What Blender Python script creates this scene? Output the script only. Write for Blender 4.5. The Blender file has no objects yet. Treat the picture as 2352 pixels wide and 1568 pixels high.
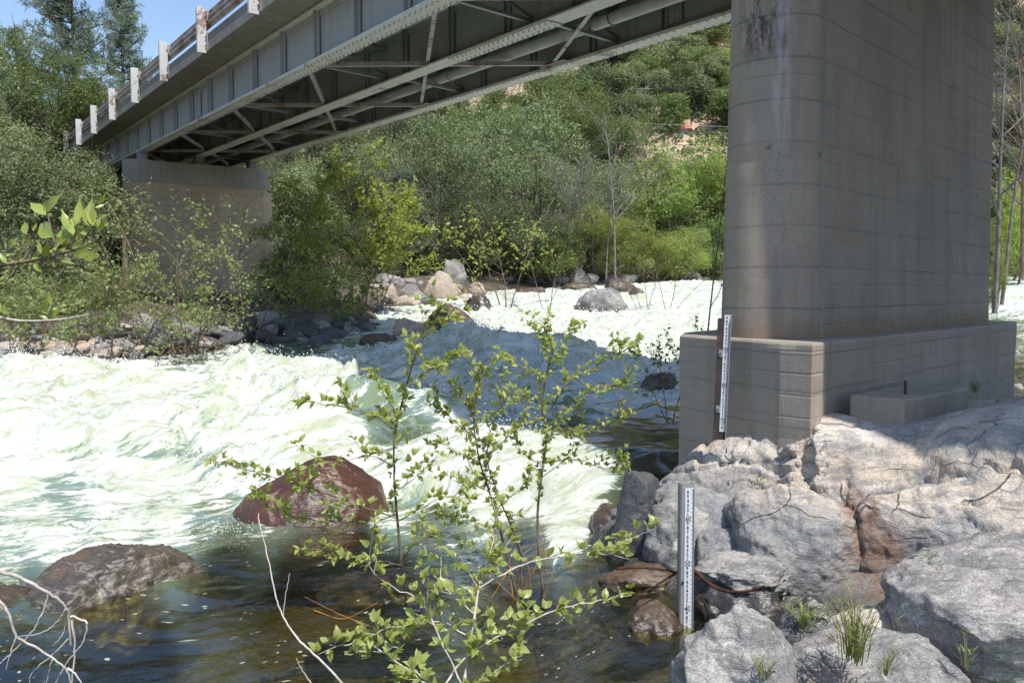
import bpy, math, random
import numpy as np
from mathutils import Vector
R = math.radians
rng = np.random.default_rng(7)
random.seed(7)
SC = bpy.context.scene
COL = SC.collection

# ------------------------------------------------------------------ camera, light, exposure
CZ, PITCH, F = 2.3, R(3.62), 1880.0
cam_d = bpy.data.cameras.new('camera'); cam = bpy.data.objects.new('camera', cam_d); COL.objects.link(cam)
cam.location = (0, 0, CZ); cam.rotation_euler = (R(90) - PITCH, 0, 0)
cam_d.sensor_width = 36.0; cam_d.lens = 36.0 * F / 2352.0; cam_d.clip_start = 0.05; cam_d.clip_end = 3000
SC.camera = cam
SUN_AZ, SUN_EL = R(148.5), R(62.5)          # azimuth clockwise from +Y
world = bpy.data.worlds.new('World'); SC.world = world; world.use_nodes = True
wn = world.node_tree; wn.nodes.clear()
sky = wn.nodes.new('ShaderNodeTexSky'); sky.sky_type = 'NISHITA'; sky.sun_disc = False
sky.sun_elevation = SUN_EL; sky.sun_rotation = SUN_AZ; sky.air_density = 1.0; sky.dust_density = 0.6; sky.altitude = 300
bg = wn.nodes.new('ShaderNodeBackground'); bg.inputs[1].default_value = 0.15
wo = wn.nodes.new('ShaderNodeOutputWorld')
wn.links.new(sky.outputs[0], bg.inputs[0]); wn.links.new(bg.outputs[0], wo.inputs[0])
sd = bpy.data.lights.new('sun', 'SUN'); sun = bpy.data.objects.new('sun', sd); COL.objects.link(sun)
sd.energy = 4.05; sd.angle = R(0.5); sd.color = (1.0, 0.95, 0.87)
sv = Vector((math.sin(SUN_AZ) * math.cos(SUN_EL), math.cos(SUN_AZ) * math.cos(SUN_EL), math.sin(SUN_EL)))
sun.rotation_euler = sv.to_track_quat('Z', 'Y').to_euler()
SC.view_settings.view_transform = 'Standard'; SC.view_settings.look = 'None'
SC.view_settings.exposure = 0.52; SC.view_settings.gamma = 1.0; SC.view_settings.use_curve_mapping = False
SC.cycles.use_denoising = True
SC.cycles.max_bounces = 7; SC.cycles.diffuse_bounces = 3; SC.cycles.glossy_bounces = 3
SC.cycles.transparent_max_bounces = 12; SC.cycles.transmission_bounces = 4
SC.cycles.sample_clamp_indirect = 6.0; SC.cycles.sample_clamp_direct = 0
SC.cycles.caustics_reflective = False; SC.cycles.caustics_refractive = False

# ------------------------------------------------------------------ surveying helpers: sight lines to real points
_c, _s = math.cos(PITCH), math.sin(PITCH)
def ray(x, y):
    a = (x - 1176) / F; b = (784 - y) / F
    return np.array([a, _c + b * _s, -_s + b * _c])
def atz(x, y, z):
    r = ray(x, y); return np.array([0, 0, CZ]) + r * (z - CZ) / r[2]
def atY(x, y, Y):
    r = ray(x, y); return np.array([0, 0, CZ]) + r * Y / r[1]
def proj(P):
    P = np.asarray(P, float); z = P[..., 2] - CZ
    zf = P[..., 1] * _c - z * _s; u = P[..., 1] * _s + z * _c
    zf = np.maximum(zf, 0.3)
    return 1176 + F * P[..., 0] / zf, 784 - F * u / zf

# ------------------------------------------------------------------ numpy noise
_perm = np.random.RandomState(3).permutation(256).astype(np.int32); _perm = np.concatenate([_perm, _perm, _perm])
_g = np.random.RandomState(4).normal(size=(256, 3)); _g /= np.linalg.norm(_g, axis=1)[:, None]
def noise(P, seed=0):
    P = np.asarray(P, float) + seed * 17.13
    i = np.floor(P).astype(np.int64); f = P - i; u = f * f * f * (f * (f * 6 - 15) + 10); i = i & 255
    out = 0
    for dx in (0, 1):
        wx = u[:, 0] if dx else 1 - u[:, 0]
        for dy in (0, 1):
            wy = u[:, 1] if dy else 1 - u[:, 1]
            for dz in (0, 1):
                wz = u[:, 2] if dz else 1 - u[:, 2]
                h = _perm[_perm[_perm[(i[:, 0] + dx) & 255] + ((i[:, 1] + dy) & 255)] + ((i[:, 2] + dz) & 255)]
                g = _g[h]
                d = g[:, 0] * (f[:, 0] - dx) + g[:, 1] * (f[:, 1] - dy) + g[:, 2] * (f[:, 2] - dz)
                out = out + wx * wy * wz * d
    return out * 1.6
def fbm(P, oct=4, seed=0, gain=0.5, lac=2.03):
    a, t = 1.0, 0
    P = np.asarray(P, float)
    for k in range(oct):
        t = t + a * noise(P, seed + k); a *= gain; P = P * lac
    return t
def ridged(P, oct=4, seed=0, gain=0.5):
    a, t = 1.0, 0
    P = np.asarray(P, float)
    for k in range(oct):
        t = t + a * (1 - 2 * np.abs(noise(P, seed + k))); a *= gain; P = P * 2.1
    return t
def sstep(a, b, x):
    t = np.clip((x - a) / (b - a), 0, 1); return t * t * (3 - 2 * t)

# ------------------------------------------------------------------ object helpers
def tag(o, label=None, cat=None, group=None, kind=None):
    if label: o['label'] = label
    if cat: o['category'] = cat
    if group: o['group'] = group
    if kind: o['kind'] = kind
    return o
def mesh_np(name, v, f, smooth=False):
    v = np.ascontiguousarray(v, dtype=np.float32); f = np.ascontiguousarray(f, dtype=np.int32)
    me = bpy.data.meshes.new(name)
    n, k = f.shape
    me.vertices.add(len(v)); me.vertices.foreach_set('co', v.ravel())
    me.loops.add(n * k); me.loops.foreach_set('vertex_index', f.ravel())
    me.polygons.add(n); me.polygons.foreach_set('loop_start', np.arange(0, n * k, k, dtype=np.int32))
    me.polygons.foreach_set('loop_total', np.full(n, k, dtype=np.int32))
    if smooth: me.polygons.foreach_set('use_smooth', np.ones(n, dtype=bool))
    me.update(calc_edges=True); return me
def link(name, me, mats=None, parent=None, loc=None):
    o = bpy.data.objects.new(name, me); COL.objects.link(o)
    if mats is not None and me is not None:
        for m in (mats if isinstance(mats, (list, tuple)) else [mats]):
            if len(me.materials) < (len(mats) if isinstance(mats, (list, tuple)) else 1): me.materials.append(m)
    if parent: o.parent = parent
    if loc is not None: o.location = loc
    return o
def empty(name, loc=(0, 0, 0), rz=0):
    o = bpy.data.objects.new(name, None); COL.objects.link(o); o.location = loc; o.rotation_euler.z = rz
    o.empty_display_size = 0.1; return o
class MB:
    """collects mixed polygons for one mesh"""
    def __init__(s): s.v = []; s.f = []
    def add(s, v, f):
        b = len(s.v); s.v += [tuple(map(float, p)) for p in v]; s.f += [tuple(b + i for i in q) for q in f]; return s
    def hexa(s, c):    # 8 corners: bottom 0-3 ccw, top 4-7
        return s.add(c, [(3, 2, 1, 0), (4, 5, 6, 7), (0, 1, 5, 4), (1, 2, 6, 5), (2, 3, 7, 6), (3, 0, 4, 7)])
    def box(s, x0, x1, y0, y1, z0, z1, T=None):
        c = [(x0, y0, z0), (x1, y0, z0), (x1, y1, z0), (x0, y1, z0), (x0, y0, z1), (x1, y0, z1), (x1, y1, z1), (x0, y1, z1)]
        if T: c = [T(*p) for p in c]
        return s.hexa(c)
    def bar(s, a, b, w, h, up=(0, 0, 1)):
        a = np.array(a, float); b = np.array(b, float); d = b - a; d /= np.linalg.norm(d)
        sd_ = np.cross(d, up); sd_ /= np.linalg.norm(sd_); u = np.cross(sd_, d)
        sd_ = sd_ * w / 2; u = u * h / 2
        return s.hexa([a - sd_ - u, a + sd_ - u, b + sd_ - u, b - sd_ - u, a - sd_ + u, a + sd_ + u, b + sd_ + u, b - sd_ + u])
    def prism(s, poly0, poly1):
        n = len(poly0); f = [tuple(range(n))[::-1], tuple(range(n, 2 * n))]
        f += [(i, (i + 1) % n, n + (i + 1) % n, n + i) for i in range(n)]
        return s.add(list(poly0) + list(poly1), f)
    def tube(s, pts, rad, n=6, cap=True):
        v, f = tube_arrays(pts, rad, n)
        s.add(v, [tuple(q) for q in f])
        return s
    def mesh(s, name, smooth=False):
        me = bpy.data.meshes.new(name); me.from_pydata(s.v, [], s.f); me.update()
        if smooth: me.polygons.foreach_set('use_smooth', np.ones(len(me.polygons), dtype=bool))
        return me
    def build(s, name, m, parent=None, smooth=False, bevel=0, sharp=0):
        me = s.mesh(name, smooth or sharp > 0); me.materials.append(m)
        if sharp: me.set_sharp_from_angle(angle=sharp)
        o = link(name, me, None, parent)
        if bevel:
            b = o.modifiers.new('b', 'BEVEL'); b.width = bevel; b.segments = 2; b.limit_method = 'ANGLE'
        return o
def tube_arrays(pts, rad, n=5):
    P = np.array(pts, float); m = len(P)
    rad = np.full(m, rad) if np.isscalar(rad) else np.array(rad, float)
    T = np.gradient(P, axis=0); T /= np.linalg.norm(T, axis=1)[:, None] + 1e-9
    ref = np.array([0.13, 0.2, 1.0]) if abs(T[:, 2]).mean() < 0.9 else np.array([1.0, 0.1, 0.05])
    A = np.cross(T, ref); A /= np.linalg.norm(A, axis=1)[:, None] + 1e-9; B = np.cross(T, A)
    a = np.arange(n) * 2 * math.pi / n
    V = P[:, None] + rad[:, None, None] * (np.cos(a)[None, :, None] * A[:, None] + np.sin(a)[None, :, None] * B[:, None])
    i, j = np.meshgrid(np.arange(m - 1), np.arange(n), indexing='ij')
    f = np.stack([i * n + j, i * n + (j + 1) % n, (i + 1) * n + (j + 1) % n, (i + 1) * n + j], -1).reshape(-1, 4)
    return V.reshape(-1, 3), f
class QB:
    """fast quad collector"""
    def __init__(s): s.v = []; s.f = []; s.n = 0
    def add(s, v, f): s.v.append(v); s.f.append(f + s.n); s.n += len(v)
    def tube(s, pts, rad, n=4): s.add(*tube_arrays(pts, rad, n))
    def mesh(s, name, smooth=False): return mesh_np(name, np.concatenate(s.v), np.concatenate(s.f), smooth)
def curve_pts(ctrl, n):
    """smooth polyline through control points"""
    C = np.array(ctrl, float)
    if len(C) == 2: return C[0] + (C[1] - C[0]) * np.linspace(0, 1, n)[:, None]
    t = np.linspace(0, len(C) - 1, n); i = np.minimum(t.astype(int), len(C) - 2); u = (t - i)[:, None]
    P = np.vstack([2 * C[0] - C[1], C, 2 * C[-1] - C[-2]])
    p0, p1, p2, p3 = P[i], P[i + 1], P[i + 2], P[i + 3]
    return 0.5 * (2 * p1 + (p2 - p0) * u + (2 * p0 - 5 * p1 + 4 * p2 - p3) * u ** 2 + (3 * p1 - p0 - 3 * p2 + p3) * u ** 3)

# ------------------------------------------------------------------ material helpers
class NT:
    def __init__(s, name):
        s.m = bpy.data.materials.new(name); s.m.use_nodes = True; s.t = s.m.node_tree; s.t.nodes.clear()
        s.out = s.t.nodes.new('ShaderNodeOutputMaterial')
    def n(s, typ, **kw):
        nd = s.t.nodes.new('ShaderNode' + typ)
        for k, v in kw.items():
            if k.startswith('_'): setattr(nd, k[1:], v)
        return nd
    def l(s, a, b): s.t.links.new(a, b)
    def val(s, sock, v):
        if hasattr(v, 'is_output') or isinstance(v, bpy.types.NodeSocket): s.l(v, sock)
        else:
            if isinstance(v, (tuple, list)) and len(v) == 3 and sock.type == 'RGBA': v = (*v, 1)
            sock.default_value = v
    def coord(s, which='Object'): return s.n('TexCoord').outputs[which]
    def map(s, vec, scale=(1, 1, 1), rot=(0, 0, 0), loc=(0, 0, 0)):
        m = s.n('Mapping'); s.l(vec, m.inputs[0]); m.inputs['Scale'].default_value = scale
        m.inputs['Rotation'].default_value = rot; m.inputs['Location'].default_value = loc; return m.outputs[0]
    def noise(s, vec, scale=5, detail=4, rough=0.55, dist=0, col=False):
        n = s.n('TexNoise'); s.l(vec, n.inputs['Vector']); n.inputs['Scale'].default_value = scale
        n.inputs['Detail'].default_value = detail; n.inputs['Roughness'].default_value = rough
        n.inputs['Distortion'].default_value = dist; return n.outputs[1 if col else 0]
    def vor(s, vec, scale=5, feat='F1'):
        n = s.n('TexVoronoi', _feature=feat); s.l(vec, n.inputs['Vector']); n.inputs['Scale'].default_value = scale; return n.outputs[0]
    def mr(s, v, a, b, c=0.0, d=1.0, smooth=True):
        n = s.n('MapRange', _interpolation_type='SMOOTHSTEP' if smooth else 'LINEAR'); s.val(n.inputs[0], v)
        for k, x in zip((1, 2, 3, 4), (a, b, c, d)): s.val(n.inputs[k], x)
        return n.outputs[0]
    def math(s, op, a, b=0.0):
        n = s.n('Math', _operation=op); s.val(n.inputs[0], a); s.val(n.inputs[1], b); return n.outputs[0]
    def mix(s, fac, a, b, blend='MIX'):
        n = s.n('Mix', _data_type='RGBA', _blend_type=blend); s.val(n.inputs[0], fac); s.val(n.inputs[6], a); s.val(n.inputs[7], b); return n.outputs[2]
    def attr(s, name, out='Fac'):
        n = s.n('Attribute'); n.attribute_name = name; return n.outputs[out]
    def sep(s, v):
        n = s.n('SeparateXYZ'); s.l(v, n.inputs[0]); return n.outputs
    def bump(s, h, strength=0.5, dist=0.02, nrm=None):
        n = s.n('Bump'); s.l(h, n.inputs['Height']); n.inputs['Strength'].default_value = strength; n.inputs['Distance'].default_value = dist
        if nrm is not None: s.l(nrm, n.inputs['Normal'])
        return n.outputs[0]
    def bsdf(s, col, rough=0.8, nrm=None, spec=0.5, metal=0.0, coat=0):
        p = s.n('BsdfPrincipled'); s.val(p.inputs['Base Color'], col); s.val(p.inputs['Roughness'], rough)
        s.val(p.inputs['Specular IOR Level'], spec); s.val(p.inputs['Metallic'], metal)
        if coat: s.val(p.inputs['Coat Weight'], coat); p.inputs['Coat Roughness'].default_value = 0.12
        if nrm is not None: s.l(nrm, p.inputs['Normal'])
        return p.outputs[0]
    def msh(s, fac, a, b):
        n = s.n('MixShader'); s.val(n.inputs[0], fac); s.l(a, n.inputs[1]); s.l(b, n.inputs[2]); return n.outputs[0]
    def done(s, sh): s.l(sh, s.out.inputs[0]); return s.m

def leaf_mat(name, col, col2, trans=0.35, spec=0.4, rough=0.45, nscale=0.5):
    t = NT(name); g = t.n('NewGeometry'); pos = g.outputs['Position']
    oi = t.n('ObjectInfo').outputs['Random']
    f = t.mr(t.noise(pos, nscale, 3), 0.3, 0.7)
    f2 = t.math('ADD', t.math('MULTIPLY', f, 0.6), t.math('MULTIPLY', g.outputs['Random Per Island'], 0.4))
    c = t.mix(f2, col, col2)
    hsv = t.n('HueSaturation'); t.l(c, hsv.inputs['Color']); t.l(t.mr(oi, 0, 1, 0.8, 1.2, False), hsv.inputs['Value'])
    t.l(t.mr(oi, 0, 1, 0.485, 0.515, False), hsv.inputs['Hue']); c = hsv.outputs[0]
    p = t.bsdf(c, rough, None, spec)
    tr = t.n('BsdfTranslucent'); c2 = t.mix(0.5, c, (col2[0] * 1.6, col2[1] * 1.6, col2[2] * 0.7)); t.l(c2, tr.inputs[0])
    return t.done(t.msh(trans, p, tr.outputs[0]))
def bark_mat(name, col, col2):
    t = NT(name); pos = t.n('NewGeometry').outputs['Position']
    n = t.noise(t.map(pos, (12, 12, 3)), 1.5, 5)
    return t.done(t.bsdf(t.mix(t.mr(n, 0.35, 0.65), col, col2), 0.9, t.bump(n, 0.6, 0.02), 0.2))
M = {}
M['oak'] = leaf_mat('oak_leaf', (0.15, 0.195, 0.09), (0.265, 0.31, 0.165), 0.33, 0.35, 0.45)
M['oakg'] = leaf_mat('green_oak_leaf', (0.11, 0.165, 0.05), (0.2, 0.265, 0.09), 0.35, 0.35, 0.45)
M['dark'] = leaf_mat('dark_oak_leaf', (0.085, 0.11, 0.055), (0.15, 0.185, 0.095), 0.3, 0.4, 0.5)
M['bright'] = leaf_mat('willow_leaf', (0.2, 0.275, 0.07), (0.35, 0.41, 0.14), 0.45, 0.4, 0.45)
M['yellow'] = leaf_mat('young_leaf', (0.25, 0.33, 0.06), (0.4, 0.46, 0.12), 0.42, 0.4, 0.45)
M['pine'] = leaf_mat('pine_needle', (0.15, 0.2, 0.16), (0.23, 0.28, 0.21), 0.3, 0.4, 0.5)
M['fore'] = leaf_mat('foreground_leaf', (0.22, 0.3, 0.07), (0.5, 0.52, 0.2), 0.5, 0.5, 0.35, 6)
M['alder'] = leaf_mat('alder_leaf', (0.17, 0.225, 0.08), (0.33, 0.37, 0.17), 0.4, 0.4, 0.45)
M['big'] = leaf_mat('laurel_leaf', (0.22, 0.31, 0.06), (0.42, 0.46, 0.12), 0.42, 0.6, 0.3, 12)
M['grass'] = leaf_mat('grass_blade', (0.15, 0.2, 0.06), (0.32, 0.34, 0.14), 0.4, 0.3, 0.5, 3)
M['bark'] = bark_mat('bark', (0.1, 0.08, 0.065), (0.2, 0.17, 0.14))
M['dead'] = bark_mat('dead_wood', (0.13, 0.115, 0.105), (0.25, 0.225, 0.21))
M['twig'] = bark_mat('twig', (0.12, 0.085, 0.06), (0.24, 0.18, 0.13))
M['red_twig'] = bark_mat('orange_twig', (0.3, 0.13, 0.04), (0.42, 0.22, 0.08))
M['root'] = bark_mat('wet_root', (0.045, 0.02, 0.014), (0.1, 0.042, 0.026))
M['pale_twig'] = bark_mat('pale_twig', (0.38, 0.34, 0.3), (0.6, 0.55, 0.5))

def rock_mat(name, a, b, c, wet=0.0, spk=1.0, band=0.5, rust=0.0, vein=0.0, rough=0.85, lichen=0.0):
    t = NT(name); pos = t.n('NewGeometry').outputs['Position']
    big = t.noise(pos, 1.7, 5, 0.6, 0.4)
    med = t.noise(pos, 7, 6, 0.65)
    fol = t.noise(t.map(pos, (3, 7, 15), (0.35, 0.25, 0.5)), 1.3, 5, 0.62, 0.8)
    fine = t.noise(pos, 130, 3, 0.7)
    fine2 = t.noise(t.map(pos, (45, 60, 85), (0.35, 0.25, 0.5)), 1.2, 4, 0.75)
    col = t.mix(t.mr(big, 0.38, 0.62), a, b)
    col = t.mix(t.math('MULTIPLY', t.mr(fol, 0.42, 0.66), band), col, c)
    col = t.mix(t.math('MULTIPLY', t.mr(med, 0.55, 0.75), 0.55), col, c)
    if rust: col = t.mix(t.math('MULTIPLY', t.mr(t.noise(pos, 1.3, 4, 0.6), 0.56, 0.68), rust), col, (0.34, 0.2, 0.1))
    if vein: col = t.mix(t.math('MULTIPLY', t.mr(t.vor(t.map(pos, (1, 1.4, 2.2), (0.3, 0.5, 0)), 2.6, 'DISTANCE_TO_EDGE'), 0.03, 0.008), vein), col, (0.5, 0.46, 0.38))
    if lichen: col = t.mix(t.math('MULTIPLY', t.mr(t.noise(pos, 16, 5, 0.7), 0.6, 0.66), lichen), col, (0.42, 0.44, 0.38))
    sp = t.math('MULTIPLY', t.mr(fine, 0.32, 0.68, 0.66, 1.34), t.mr(fine2, 0.3, 0.7, 0.72, 1.28))
    sp = t.mr(sp, 0, 2, 1 - spk, 1 + spk, False)
    hs = t.n('HueSaturation'); t.l(col, hs.inputs['Color']); t.l(sp, hs.inputs['Value'])
    h = t.math('ADD', t.math('MULTIPLY', fol, 0.8), t.math('ADD', t.math('MULTIPLY', med, 0.6), t.math('MULTIPLY', fine, 0.12)))
    b1 = t.bump(h, 0.5, 0.04)
    b1 = t.bump(fine2, 0.4, 0.004, b1)
    w = t.attr('wet')
    wf = t.math('MAXIMUM', w, wet)
    colw = t.mix(wf, hs.outputs[0], t.mix(1.0, hs.outputs[0], (0.42, 0.38, 0.34), 'MULTIPLY'))
    return t.done(t.bsdf(colw, t.mr(wf, 0, 1, rough, 0.27), b1, t.mr(wf, 0, 1, 0.35, 0.8), 0))
M['granite'] = rock_mat('granite', (0.5, 0.44, 0.37), (0.36, 0.35, 0.35), (0.2, 0.2, 0.215), rust=0.35, band=0.6)
M['granite_grey'] = rock_mat('grey_granite', (0.37, 0.35, 0.33), (0.185, 0.183, 0.185), (0.07, 0.066, 0.066), band=0.55, lichen=0.7, rust=0.25)
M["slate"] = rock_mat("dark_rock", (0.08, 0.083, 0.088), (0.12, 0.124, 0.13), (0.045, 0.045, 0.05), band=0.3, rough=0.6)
M['red'] = rock_mat('red_rock', (0.2, 0.078, 0.038), (0.12, 0.05, 0.028), (0.045, 0.024, 0.017), wet=.9, spk=.5, band=0.4, rust=0.3)
M['wet'] = rock_mat('wet_rock', (0.2, 0.17, 0.135), (0.125, 0.115, 0.095), (0.055, 0.05, 0.045), wet=0.9, vein=0.55, rust=0.5)
M['brown'] = rock_mat('brown_rock', (0.18, 0.12, 0.07), (0.11, 0.08, 0.055), (0.05, 0.04, 0.03), wet=0.6, rust=0.4)
M['tan'] = rock_mat('tan_rock', (0.46, 0.37, 0.29), (0.37, 0.31, 0.26), (0.28, 0.22, 0.19), band=0.25, rust=0.4)
M['bank'] = rock_mat('bank_rock', (0.33, 0.305, 0.28), (0.2, 0.19, 0.185), (0.1, 0.1, 0.1), band=0.4, rust=0.2)

def concrete_mat(name, base=(0.36, 0.335, 0.3), dark=(0.2, 0.19, 0.175), stain=0.5, nose=False, warm=0.0, jz=0):
    t = NT(name); pos = t.n('NewGeometry').outputs['Position']; x, y, z = t.sep(pos)[:3]
    n1 = t.noise(pos, 0.9, 5, 0.6); n2 = t.noise(pos, 9, 5, 0.65); n3 = t.noise(pos, 90, 3, 0.6)
    st = t.noise(t.map(pos, (5, 5, 0.35)), 1.2, 5, 0.65)
    col = t.mix(t.mr(n1, 0.3, 0.7), base, tuple(0.78 * c for c in base))
    col = t.mix(t.math('MULTIPLY', t.mr(st, 0.48, 0.72), stain), col, dark)
    col = t.mix(t.math('MULTIPLY', t.mr(n2, 0.5, 0.75), 0.3), col, tuple(0.72 * c for c in base))
    if warm: col = t.mix(t.math('MULTIPLY', t.mr(t.noise(t.map(pos, (1, 1, 0.8)), 0.8, 4), 0.45, 0.6), warm), col, (0.36, 0.27, 0.17))
    pit = t.vor(pos, 34); pm = t.mr(pit, 0.2, 0.12)
    pm = t.math('MULTIPLY', pm, t.mr(t.noise(pos, 3, 2), 0.5, 0.6))
    col = t.mix(t.math('MULTIPLY', pm, 0.75), col, (0.09, 0.085, 0.08))
    if jz:   # dirt caught along the board joints
        zz = t.math('ADD', z, t.math('MULTIPLY', t.noise(pos, 2.2, 3), 0.05))
        fr = t.math('FRACT', t.math('DIVIDE', zz, jz))
        j = t.math('MAXIMUM', t.mr(fr, 0.06, 0.0), t.mr(fr, 0.965, 1.0))
        j = t.math('MULTIPLY', j, t.mr(t.noise(pos, 0.55, 4, 0.65), 0.34, 0.6, 0.15, 1.0))
        col = t.mix(t.math('MULTIPLY', j, 0.6), col, (0.1, 0.095, 0.09))
    if nose:
        zn = t.math('MULTIPLY', t.mr(z, 4.15, 4.5), t.mr(y, 7.9, 7.55))
        xm = t.math('MULTIPLY', t.mr(x, 1.98, 2.1), t.mr(x, 2.4, 2.27))
        xm = t.math('MULTIPLY', xm, zn)
        sp = t.mr(t.noise(t.map(pos, (6, 6, 2.2)), 1.6, 7, 0.78), 0.44, 0.58)
        col = t.mix(t.math('MULTIPLY', t.math('MULTIPLY', xm, sp), 0.92), col, (0.035, 0.028, 0.026))
        xm2 = t.math('MULTIPLY', t.math('MULTIPLY', t.mr(x, 2.22, 2.27), t.mr(x, 2.42, 2.34)), t.math('MULTIPLY', t.mr(z, 3.2, 4.0), t.mr(y, 7.9, 7.55)))
        sp2 = t.mr(t.noise(t.map(pos, (10, 10, 1.5)), 2, 6, 0.75), 0.42, 0.55)
        col = t.mix(t.math('MULTIPLY', t.math('MULTIPLY', xm2, sp2), 0.4), col, (0.6, 0.6, 0.62))
        zl = t.math('MULTIPLY', t.mr(z, 3.43, 3.47), t.mr(z, 3.58, 3.5))
        sp3 = t.mr(t.noise(pos, 7, 5, 0.8), 0.56, 0.64)
        col = t.mix(t.math('MULTIPLY', zl, sp3), col, (0.04, 0.035, 0.03))
        bs = t.math('MULTIPLY', t.mr(t.math('ADD', z, t.math('MULTIPLY', n2, 0.3)), 2.25, 2.02), 0.75)
        col = t.mix(bs, col, (0.24, 0.165, 0.1))
        lic = t.math('MULTIPLY', t.mr(t.noise(t.map(pos, (14, 14, 9)), 3, 3), 0.66, 0.7), t.mr(x, 2.35, 2.1))
        col = t.mix(t.math('MULTIPLY', lic, 0.8), col, (0.42, 0.22, 0.06))
    h = t.math('ADD', t.math('MULTIPLY', n2, 0.5), t.math('ADD', t.math('MULTIPLY', n3, 0.3), t.math('MULTIPLY', pm, -0.8)))
    col = t.mix(t.mr(n3, 0.3, 0.7, 0.0, 0.4), col, tuple(0.5 * c for c in base))
    col = t.mix(t.math('MULTIPLY', t.mr(t.noise(t.map(pos, (2, 2, .25)), 2.5, 6, .7), .5, .68), .4), col, tuple(0.5 * c for c in base))
    return t.done(t.bsdf(col, 0.9, t.bump(h, 0.6, 0.012), 0.25))
M['pier'] = concrete_mat('pier_concrete', (0.42, 0.35, 0.28), nose=True, jz=0.36)
M['foot'] = concrete_mat('footing_concrete', (0.43, 0.375, 0.31), (0.26, 0.22, 0.17), 0.45, jz=0.3)
M['pier2'] = concrete_mat('far_pier_concrete', (0.56, 0.45, 0.335), (0.3, 0.235, 0.165), 0.45, warm=0.5, jz=0.3)
M['cap2'] = concrete_mat('pier_cap_concrete', (0.38, 0.35, 0.3), (0.14, 0.14, 0.13), 0.5)
M['deck'] = concrete_mat('deck_concrete', (0.36, 0.34, 0.29), (0.12, 0.115, 0.1), 0.75)
M['curb'] = concrete_mat('curb_concrete', (0.22, 0.215, 0.2), (0.07, 0.07, 0.065), 0.8)

def steel_mat(name, base, rust=0.35, rs=0.62, rough=0.55, dirt=0.35):
    t = NT(name); pos = t.n('NewGeometry').outputs['Position']
    n1 = t.noise(pos, 1.4, 5, 0.7); n2 = t.noise(pos, 14, 5, 0.7); st = t.noise(t.map(pos, (4, 4, 0.6)), 1.3, 5, 0.65)
    col = t.mix(t.math('MULTIPLY', t.mr(st, 0.42, 0.7), dirt), base, tuple(0.5 * c for c in base))
    r = t.mr(t.math('ADD', t.math('MULTIPLY', n1, 0.65), t.math('MULTIPLY', n2, 0.35)), rs - 0.05, rs + 0.02)
    col = t.mix(t.math('MULTIPLY', r, rust), col, (0.22, 0.1, 0.045))
    return t.done(t.bsdf(col, t.mix(r, (rough,) * 3, (0.9,) * 3), t.bump(n2, 0.25, 0.004), 0.4))
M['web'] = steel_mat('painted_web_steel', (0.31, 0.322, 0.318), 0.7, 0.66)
M['flange'] = steel_mat('bounce_lit_flange_steel', (0.6, 0.6, 0.57), 0.75, 0.6, dirt=0.2)  # tone raised to paint in the light bouncing off the water
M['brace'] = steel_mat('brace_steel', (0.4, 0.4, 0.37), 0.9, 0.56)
M['inner'] = steel_mat('shade_toned_inner_steel', (0.24, 0.26, 0.26), 0.6, 0.66)  # same paint as the web, darkened for the shade under the deck
M['pipe'] = steel_mat('pipe_steel', (0.46, 0.47, 0.45), 0.5, 0.66)
M['rail'] = steel_mat('rail_steel', (0.42, 0.375, 0.355), 0.7, 0.56)
M['post'] = steel_mat('post_steel', (0.55, 0.545, 0.53), 0.8, 0.58, dirt=0.1)
M['rivet'] = steel_mat('rivet_steel', (0.25, 0.24, 0.22), 0.8, 0.5)
M['gauge_steel'] = steel_mat('gauge_post_steel', (0.25, 0.245, 0.235), 0.4, 0.66)
M['gauge_dark'] = steel_mat('gauge_dark_steel', (0.045, 0.035, 0.03), 0.5, 0.6)
def plain(name, col, rough=0.6, spec=0.4):
    t = NT(name); n = t.noise(t.coord(), 30, 3)
    return t.done(t.bsdf(t.mix(t.mr(n, 0.3, 0.7, 0, 0.25), col, tuple(0.75 * c for c in col)), rough, None, spec))
M['enamel'] = plain('enamel_plate', (0.62, 0.64, 0.68), 0.35); M['ink'] = plain('black_enamel', (0.015, 0.015, 0.018), 0.4)
M['roof_red'] = plain('red_roof', (0.5, 0.16, 0.12)); M['wall_house'] = plain('house_wall', (0.3, 0.33, 0.4)); M['glass'] = plain('window_glass', (0.05, 0.06, 0.08), 0.1, 0.8)
M['white'] = plain('white_paint', (0.7, 0.7, 0.7)); M['wire'] = plain('wire', (0.45, 0.47, 0.47)); M['wood_pole'] = plain('pole_wood', (0.3, 0.25, 0.22), 0.9)
# ================================================================== water level, ground
def w_base(X, Y):
    r = Y + 0.25 * X
    return np.interp(r, [0, 8, 8.5, 9.3, 12, 18, 22, 30, 38, 50, 60, 120], [0, 0, .03, .3, .45, .75, .95, 1.4, 1.9, 2.55, 2.9, 4.5])
POLY = np.array([(-10.9, 17.4), (-9.2, 18.2), (-7.7, 19.2), (-6.6, 22.3), (-5.2, 23.5), (-4.6, 26), (-4.9, 31), (-4.6, 36), (-2.4, 41), (.2, 45), (6, 49), (13, 54), (36, 62), (90, 80),
                 (90, 60), (50, 34), (20, 17.5), (9, 12.2), (7.0, 11.3), (5.5, 10.3), (3.6, 8.6), (2.4, 7.2), (2.1, 6.7), (2.0, 6.0), (1.95, 5.3), (1.5, 4.2), (1.0, 3.0), (-.5, 2.4), (-3, 1.8), (-8, 0.5), (-22, -6),
                 (-60, -25), (-75, 0), (-30, 9), (-18, 14)])
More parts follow.
